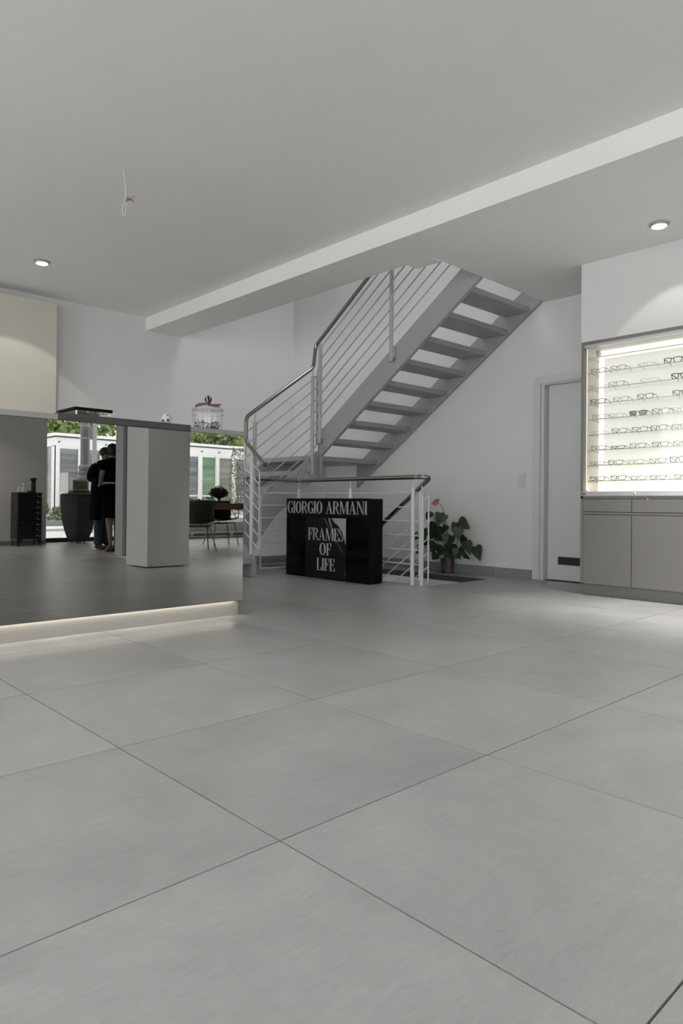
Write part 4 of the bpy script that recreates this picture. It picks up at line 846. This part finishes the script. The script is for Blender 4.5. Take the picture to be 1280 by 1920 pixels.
def hand(wr, d, side, nrm, s=1.0):
    """palm and five unequal curled fingers as chains from the wrist"""
    wr, d, side, nrm = V(wr), V(d).normalized(), V(side).normalized(), V(nrm).normalized(); pm = wr+d*.05*s; ch = [[(wr, .022), (pm, .026)]]
    for k, l in enumerate((.062, .072, .068, .054)):
        b_ = pm+side*(.012*(1.5-k))+d*.03*s; ch.append([(pm, .026), (b_, .010), (b_+d*l*.5*s-nrm*.008, .0085), (b_+d*l*.85*s-nrm*.028, .0075)])
    t0 = wr+d*.02+side*.024; ch.append([(wr, .022), (t0, .012), (t0+d*.028+side*.018, .010), (t0+d*.055+side*.016-nrm*.01, .0085)])
    return [[(tuple(p), q) for p, q in c] for c in ch]
def loft(name, m, parent, rings, n=20, thick=0, smooth=True):
    mb = MB(); vs = []
    for (x, y, z, a, b_) in rings:
        for k in range(n): t_ = 2*pi*k/n; vs.append((x+a*cos(t_), y+b_*sin(t_), z))
    m_ = len(rings); mb.add(vs, [(i*n+j, i*n+(j+1) % n, (i+1)*n+(j+1) % n, (i+1)*n+j) for i in range(m_-1) for j in range(n)]+[tuple(range(n)), tuple(range((m_-1)*n, m_*n))])
    return mb.build(name, m, parent, smooth=smooth)
# woman, back to the mirror
wx, wy = 4.70, -2.28
r = thing('person', 'woman in a short black dress and brown heels seen from behind', 'person', (wx, wy, 0))
wr = (4.565, wy-.15, 1.025)
body = [[((wx, wy, .92), .10), ((wx, wy, 1.08), .085), ((wx, wy-.01, 1.26), .095), ((wx, wy-.01, 1.36), .07), ((wx, wy-.015, 1.42), .045), ((wx+.005, wy-.03, 1.50), .075), ((wx+.005, wy-.03, 1.585), .07)],
    [((wx, wy-.01, 1.36), .07), ((wx-.135, wy-.01, 1.345), .046), ((wx-.195, wy+.02, 1.15), .038), (wr, .024)], [((wx, wy-.01, 1.36), .07), ((wx+.135, wy-.01, 1.345), .046), ((wx+.20, wy-.05, 1.15), .038), ((wx+.14, wy-.24, 1.10), .024)],
    [((wx, wy, .92), .10), ((wx-.075, wy, .86), .085), ((wx-.060, wy-.01, .48), .052), ((wx-.058, wy+.02, .34), .050), ((wx-.045, wy+.03, .11), .029), ((wx-.045, wy-.04, .055), .030), ((wx-.045, wy-.12, .022), .022)],
    [((wx, wy, .92), .10), ((wx+.075, wy, .86), .085), ((wx+.070, wy-.03, .48), .052), ((wx+.068, wy-.01, .34), .050), ((wx+.062, wy-.04, .12), .029), ((wx+.065, wy-.11, .06), .030), ((wx+.07, wy-.19, .022), .022)]]
skel('body', M['skin'], r, body+hand(wr, (.25, -.8, -.1), (0, -.2, 1), (1, 0, 0))+hand((wx+.14, wy-.24, 1.10), (-.4, -.8, 0), (0, -.2, 1), (-1, 0, 0)))
loft('dress', M['dress'], r, [(wx, wy, .515, .150, .115), (wx, wy, .62, .158, .120), (wx, wy, .78, .168, .125), (wx, wy, .90, .172, .128), (wx, wy, .99, .150, .112), (wx, wy, 1.05, .135, .100), (wx, wy, 1.12, .142, .104), (wx, wy-.005, 1.24, .165, .112), (wx, wy-.01, 1.33, .175, .100), (wx, wy-.01, 1.385, .135, .080), (wx, wy-.012, 1.425, .062, .058)])
skel('dress_sleeves', M['dress'], r, [[((wx, wy-.01, 1.34), .07), ((wx-.13, wy-.01, 1.345), .058), ((wx-.182, wy+.012, 1.20), .050)], [((wx, wy-.01, 1.34), .07), ((wx+.13, wy-.01, 1.345), .058), ((wx+.185, wy-.04, 1.20), .050)]])
loft('belt', M['belt'], r, [(wx, wy, 1.030, .140, .105), (wx, wy, 1.052, .139, .104)])
mb = MB()
for k in range(26):
    a = rnd.uniform(0, 2*pi); e = rnd.uniform(-.75, 1.3); q = .075; mb.ball((wx+.008+q*cos(a)*cos(e)*1.05, wy-.02+q*sin(a)*cos(e)*1.05, 1.535+q*sin(e)*1.0), rnd.uniform(.032, .045), 10)
mb.ball((wx+.008, wy-.02, 1.535), .098, 16, 1.02); mb.build('hair', M['hair'], r, smooth=True)
for sx, yy, zz, hy in ((-.045, wy+.03, 0, 0), (.065, wy-.04, 0, -.075)):
    x = wx+sx
    sh = MB().tube([(x, yy+.035, .075), (x, yy+.005, .060), (x, yy-.06, .030), (x+.004, yy-.12, .018), (x+.006, yy-.165, .012)], [.028, .034, .033, .030, .016], 10).build('shoe', M['heel'], r, smooth=True)
    MB().tube([(x, yy+.04, .065), (x, yy+.045, .0)], [.014, .005], 8).build('heel', M['heel'], sh)
# man, facing the mirror
mx_, my = 4.86, -2.98
r = thing('person', 'man in a dark navy jacket and jeans facing the woman', 'person', (mx_, my, 0))
wr = (4.775, my+.24, 1.035)
mb_ = [[((mx_, my, .90), .105), ((mx_, my, 1.08), .105), ((mx_, my+.01, 1.24), .115), ((mx_, my+.02, 1.35), .08), ((mx_+.005, my+.03, 1.41), .052), ((mx_+.01, my+.06, 1.485), .072), ((mx_+.01, my+.06, 1.56), .070)],
    [((mx_, my+.02, 1.35), .08), ((mx_-.165, my+.02, 1.33), .055), ((mx_-.25, my+.04, 1.11), .044), (wr, .028)], [((mx_, my+.02, 1.35), .08), ((mx_+.165, my+.02, 1.33), .055), ((mx_+.24, my+.08, 1.10), .044), ((mx_+.10, my+.30, 1.08), .028)],
    [((mx_, my, .90), .105), ((mx_-.085, my, .84), .09), ((mx_-.075, my+.02, .46), .058), ((mx_-.07, my, .09), .036), ((mx_-.07, my+.10, .035), .032)], [((mx_, my, .90), .105), ((mx_+.085, my, .84), .09), ((mx_+.08, my+.02, .46), .058), ((mx_+.08, my, .09), .036), ((mx_+.09, my+.10, .035), .032)]]
skel('body', M['skin'], r, mb_+hand(wr, (.5, .7, -.1), (0, -.1, 1), (.7, -.5, 0))+hand((mx_+.10, my+.30, 1.08), (-.8, .4, 0), (0, -.1, 1), (-.4, -.8, 0)))
loft('jacket', M['jacket'], r, [(mx_, my, .74, .175, .125), (mx_, my, .90, .175, .130), (mx_, my, 1.06, .172, .128), (mx_, my+.008, 1.22, .190, .135), (mx_, my+.015, 1.32, .195, .115), (mx_, my+.02, 1.375, .145, .090), (mx_+.004, my+.03, 1.425, .072, .066)])
skel('jacket_sleeves', M['jacket'], r, [[((mx_, my+.02, 1.30), .08), ((mx_-.165, my+.02, 1.32), .076), ((mx_-.25, my+.04, 1.12), .066), ((4.78, my+.21, 1.04), .046)], [((mx_, my+.02, 1.30), .08), ((mx_+.165, my+.02, 1.32), .076), ((mx_+.24, my+.08, 1.11), .066), ((mx_+.11, my+.28, 1.08), .046)]])
skel('jeans', M['jeans'], r, [[((mx_, my, .90), .115), ((mx_-.085, my, .82), .105), ((mx_-.075, my+.02, .46), .080), ((mx_-.07, my, .14), .074), ((mx_-.07, my, .05), .080)], [((mx_, my, .90), .115), ((mx_+.085, my, .82), .105), ((mx_+.08, my+.02, .46), .080), ((mx_+.08, my, .14), .074), ((mx_+.08, my, .05), .080)]])
for sx in (-.07, .085):
    MB().tube([(mx_+sx, my-.07, .04), (mx_+sx, my+.02, .045), (mx_+sx, my+.12, .035), (mx_+sx+.01, my+.19, .025)], [.035, .044, .044, .022], 12).build('shoe', M['shoeb'], r, smooth=True)
hx, hy, hz = mx_+.01, my+.06, 1.535
mb = MB(); mb.ball((hx, hy-.022, hz+.012), .090, 18, 1.0)
for k in range(14): a = rnd.uniform(pi*.95, pi*2.05); mb.ball((hx+.075*cos(a), hy-.015+.075*sin(a), hz+rnd.uniform(0, .065)), .026, 8)
mb.build('hair', M['hair2'], r, smooth=True)
for s_ in (-1, 1):
    MB().ball((hx+s_*.030, hy+.064, hz-.005), .009, 10).build('eye', M['eye'], r, smooth=True)
    MB().ball((hx+s_*.076, hy-.005, hz-.012), .016, 10, 1.5).build('ear', M['skin'], r, smooth=True)
MB().tube([(hx, hy+.066, hz), (hx, hy+.085, hz-.030), (hx, hy+.070, hz-.038)], [.007, .012, .008], 8).build('nose', M['skin'], r, smooth=True)
MB().tube([(hx-.022, hy+.064, hz-.060), (hx, hy+.070, hz-.062), (hx+.022, hy+.064, hz-.060)], .005, 6).build('mouth', mat('lips', (.28, .13, .11), .5), r, smooth=True)
# coat over his arm
r = thing('coat', 'navy coat hanging folded over the arm of the man', 'coat', (4.69, my+.14, .48))
mb = MB(); vs = []; n = 22; zs = [1.085, 1.075, 1.04, .95, .80, .65, .52, .475]
for j, z in enumerate(zs):
    for k in range(n):
        t_ = 2*pi*k/n; wob = 1+.08*sin(5*t_+j*.7); a = (.055, .075, .082, .085, .088, .092, .090, .082)[j]; b_ = (.04, .07, .085, .08, .075, .075, .07, .062)[j]
        vs.append((4.695-.006*j*.6+a*cos(t_)*wob, my+.15+b_*sin(t_)*wob, z+.012*sin(3*t_+1)*(j > 5)))
m_ = len(zs); mb.add(vs, [(i*n+j, i*n+(j+1) % n, (i+1)*n+(j+1) % n, (i+1)*n+j) for i in range(m_-1) for j in range(n)]+[tuple(range(n)), tuple(range((m_-1)*n, m_*n))])
mb.build('coat_cloth', M['coat'], r, smooth=True)

# ------------------------------------------------------------------ the street outside (seen in the mirror)
structure(MB().box(-12, 30, -10.1, -5.55, -.12, -.01).box(-12, 30, -13.9, -11.8, -.12, -.01).build('pavement', M['pave']), 'pale paved street in front of the shop', 'pavement')
structure(MB().box(-12, 30, -11.8, -10.1, -.12, -.02).build('road_strip', M['road']), 'grey asphalt strip across the pavement', 'road')
structure(MB().box(-12, 30, -14.25, -13.9, -.12, .15).build('kerb', M['kerb']), 'raised stone kerb of the garden bed by the pavilion', 'kerb')
structure(MB().box(-12, 34, -60, -14.25, -.12, .13).build('ground', M['bed']), 'garden bed and open ground behind the kerb', 'ground')
structure(MB().box(-12, 30, -5.55, -5.3, -.25, 0).build('threshold', M['kerb']), 'stone threshold under the shop front', 'threshold')
# pavilion
PY = -16.5; X0 = 9.28
r = thing('pavilion', 'flat roofed white pavilion with tall dark windows across the street', 'building', (14, -20, .13))
bx('roof_slab', M['pav'], r, X0-.06, 27, -20.6, PY+.06, 3.03, 3.13); bx('shadow_joint', M['pavgap'], r, X0+.0, 26.9, -20.5, PY-.0, 2.985, 3.03)
bx('fascia', M['pav'], r, X0, 27, -20.6, PY-.02, 2.68, 2.985); bx('base_wall', M['pav'], r, X0, 27, -20.6, PY-.02, .13, .36)
bx('interior_core', M['pavgap'], r, X0+.5, 26.8, -20.4, PY-.45, .36, 2.68)
xs = [(9.28, 9.42), (10.05, 10.40), (10.88, 11.55)] + [(10.40+.0+.815*k+1.15, 10.40+.815*k+1.32) for k in range(1, 20)]
xs = [(9.28, 9.41), (10.06, 10.22), (10.38, 10.47), (10.86, 11.10), (11.75, 11.9), (12.55, 12.7), (13.37, 13.52), (14.17, 14.32), (14.95, 15.13), (15.77, 15.94), (16.57, 16.76), (17.38, 17.55), (18.2, 18.36), (19.0, 19.16), (19.8, 19.96), (21, 21.2)]
for k, (a, b_) in enumerate(xs):
    p_ = bx('window_post', M['pav'], r, a, b_, PY-.12, PY+.02, .36, 2.70)
    MB().lathe([(.03, 0), (.03, .06)], (b_-.04, PY+.02, 2.82), 8, 'y').build('bolt', M['pavgap'], p_)
for k in range(len(xs)-1):
    a, b_ = xs[k][1], xs[k+1][0]; mk = 'pavgreen' if abs(a-15.13) < .01 else ('pavtan' if abs(a-15.94) < .01 else 'pavglass')
    if b_-a < .25: bx('wall_panel', M['pav'], r, a, b_, PY-.10, PY-.01, .36, 2.68); continue
    f_ = MB().box(a, b_, PY-.08, PY-.03, 2.60, 2.68).box(a, b_, PY-.08, PY-.03, .36, .42).box(a, b_, PY-.08, PY-.03, 1.0, 1.06).build('window_frame', M['pav'], r)
    bx('pane', M[mk], f_, a, b_, PY-.07, PY-.05, 1.06, 2.60); bx('pane', M[mk], f_, a, b_, PY-.07, PY-.05, .42, 1.0)
for y0, y1 in ((-16.9, -16.5), (-17.95, -17.45), (-19.2, -18.8), (-20.6, -20.3)): bx('side_wall', M['pav'], r, X0, X0+.14, y0, y1-.02, .36, 2.70)
bx('pane', M['pavglass'], r, X0+.05, X0+.07, -17.45, -16.9, .36, 2.68); bx('pane', M['pavglass'], r, X0+.05, X0+.07, -20.3, -17.9, .36, 2.68)
# cast iron column and pole
r = thing('iron_column', 'grey cast iron street column with a moulded base', 'column', (7.115, -9, 0))
MB().lathe([(.20, -.01), (.20, .5), (.19, .9), (.15, 1.20), (.13, 1.26), (.16, 1.29), (.175, 1.33), (.16, 1.37), (.15, 1.39), (.165, 1.42), (.175, 1.46), (.165, 1.50), (.13, 1.52), (.15, 1.56), (.155, 1.60), (.14, 1.64), (.112, 1.66), (.108, 2.5), (.112, 2.52), (.112, 2.56), (.106, 2.58), (.100, 5.0)], (7.115, -9, 0), 28).build('shaft', M['iron'], r, smooth=True)
for z in (2.31, 2.62): MB().lathe([(.112, -.012), (.112, .012)], (7.115, -9, z), 24).build('clamp_band', M['ironlt'], r)
bx('junction_box', M['framegrey'], r, 7.20, 7.30, -9.08, -8.95, 2.30, 2.60, bevel=.008)
r = thing('street_pole', 'slim pale metal pole behind the iron column', 'pole', (8.235, -11, 0))
MB().lathe([(.062, -.01), (.058, 5.0)], (8.235, -11, 0), 16).build('pole_tube', M['ironlt'], r, smooth=True)
# shrubs
def shrub(name, label, c, a, h, n, m, size):
    r = thing(name, label, 'shrub', c); c = V(c)
    for k in range(5): q = rnd.uniform(0, 6.28); MB().tube([c, c+V((cos(q)*a*.4, sin(q)*a*.3, h*.5)), c+V((cos(q)*a*.6, sin(q)*a*.5, h*.8))], [.012, .008, .004], 5).build('branch', M['bark'], r)
    pts = []
    for k in range(n):
        t_ = rnd.uniform(0, 6.28); u = rnd.random()**.4; e = rnd.uniform(0, 1); pts.append(c+V((cos(t_)*a*u*(1-.4*e), sin(t_)*a*.8*u*(1-.4*e), h*(.05+.95*e))))
    leaf_cloud('foliage', m, r, pts, size)
shrub('shrub', 'taller green shrub at the corner of the white pavilion', (8.3, -15.6, .13), .5, .98, 900, M['bush'], .085)
shrub('shrub', 'low spreading green shrub in front of the pavilion windows', (8.85, -14.75, .13), .5, .46, 800, M['bush'], .075)
shrub('shrub', 'loose pale shrub beside the kerb behind the planter', (10.2, -15.0, .13), .5, .40, 300, M['bush'], .07)
shrub('shrub', 'tall wispy pale climber in front of the right pavilion windows', (16.25, -15.55, .13), .55, 2.85, 1500, M['vine'], .07)
shrub('shrub', 'wide low pale shrub below the green pavilion window', (15.2, -15.0, .13), .6, 1.1, 700, M['vine'], .075)
# trees
def tree(label, c, hgt, cz, rad, n, m, size, trunk=.22, flat=.75):
    r = thing('tree', label, 'tree', c); c = V(c)
    MB().tube([c, c+V((.05, 0, hgt*.3)), c+V((.2, .1, hgt*.55)), c+V((.3, .1, hgt*.8))], [trunk, trunk*.85, trunk*.7, trunk*.4], 10).build('trunk', M['bark'], r, smooth=True)
    for k in range(9):
        q = 6.28*k/9+rnd.uniform(-.3, .3); z0 = hgt*rnd.uniform(.38, .6); e = c+V((cos(q)*rad*.75, sin(q)*rad*.75, z0+hgt*rnd.uniform(.1, .3)))
        MB().tube([c+V((.12, .05, z0)), c+V((cos(q)*rad*.3, sin(q)*rad*.3, z0+hgt*.12)), e], [trunk*.45, trunk*.28, trunk*.1], 7).build('branch', M['bark'], r, smooth=True)
    pts = []; cl = [V((cos(q)*rad*rnd.uniform(.2, .85), sin(q)*rad*rnd.uniform(.2, .85), rnd.uniform(-1, 1)*rad*flat)) for q in [rnd.uniform(0, 6.28) for k in range(46)]]
    for k in range(n):
        g = cl[k % 46]; pts.append(c+V((0, 0, cz))+g+V((rnd.gauss(0, .42), rnd.gauss(0, .42), rnd.gauss(0, .28))))
    leaf_cloud('foliage', m, r, pts, size)
tree('broad green street tree rising behind the left end of the pavilion', (12.3, -25, .13), 6.2, 5.6, 3.0, 4300, M['tree'], .26)
tree('green street tree behind the middle of the pavilion', (16.4, -30.5, .13), 6.5, 6.1, 2.7, 2300, M['tree'], .27)
tree('green street tree behind the right end of the pavilion', (21.4, -25.5, .13), 6.2, 5.5, 2.8, 2500, M['tree'], .26)
tree('dark purple leaved tree beyond the pavilion corner', (11.4, -33, .13), 6.5, 5.2, 1.6, 3000, M['treedark'], .24)
r = thing('far_house', 'house with a dark pitched roof behind the pavilion trees', 'building', (27, -33, .13))
bx('wall', M['pav'], r, 24, 31, -37, -32, .13, 4.4); MB().prism([(23.7, -31.6, 4.3), (23.7, -37.4, 4.3), (23.7, -34.5, 6.2)], (7.6, 0, 0)).build('roof', M['roof'], r)
for x in (24.8, 26.6, 28.4): bx('window', M['pavglass'], r, x, x+.9, -32.03, -31.98, 2.2, 3.6)
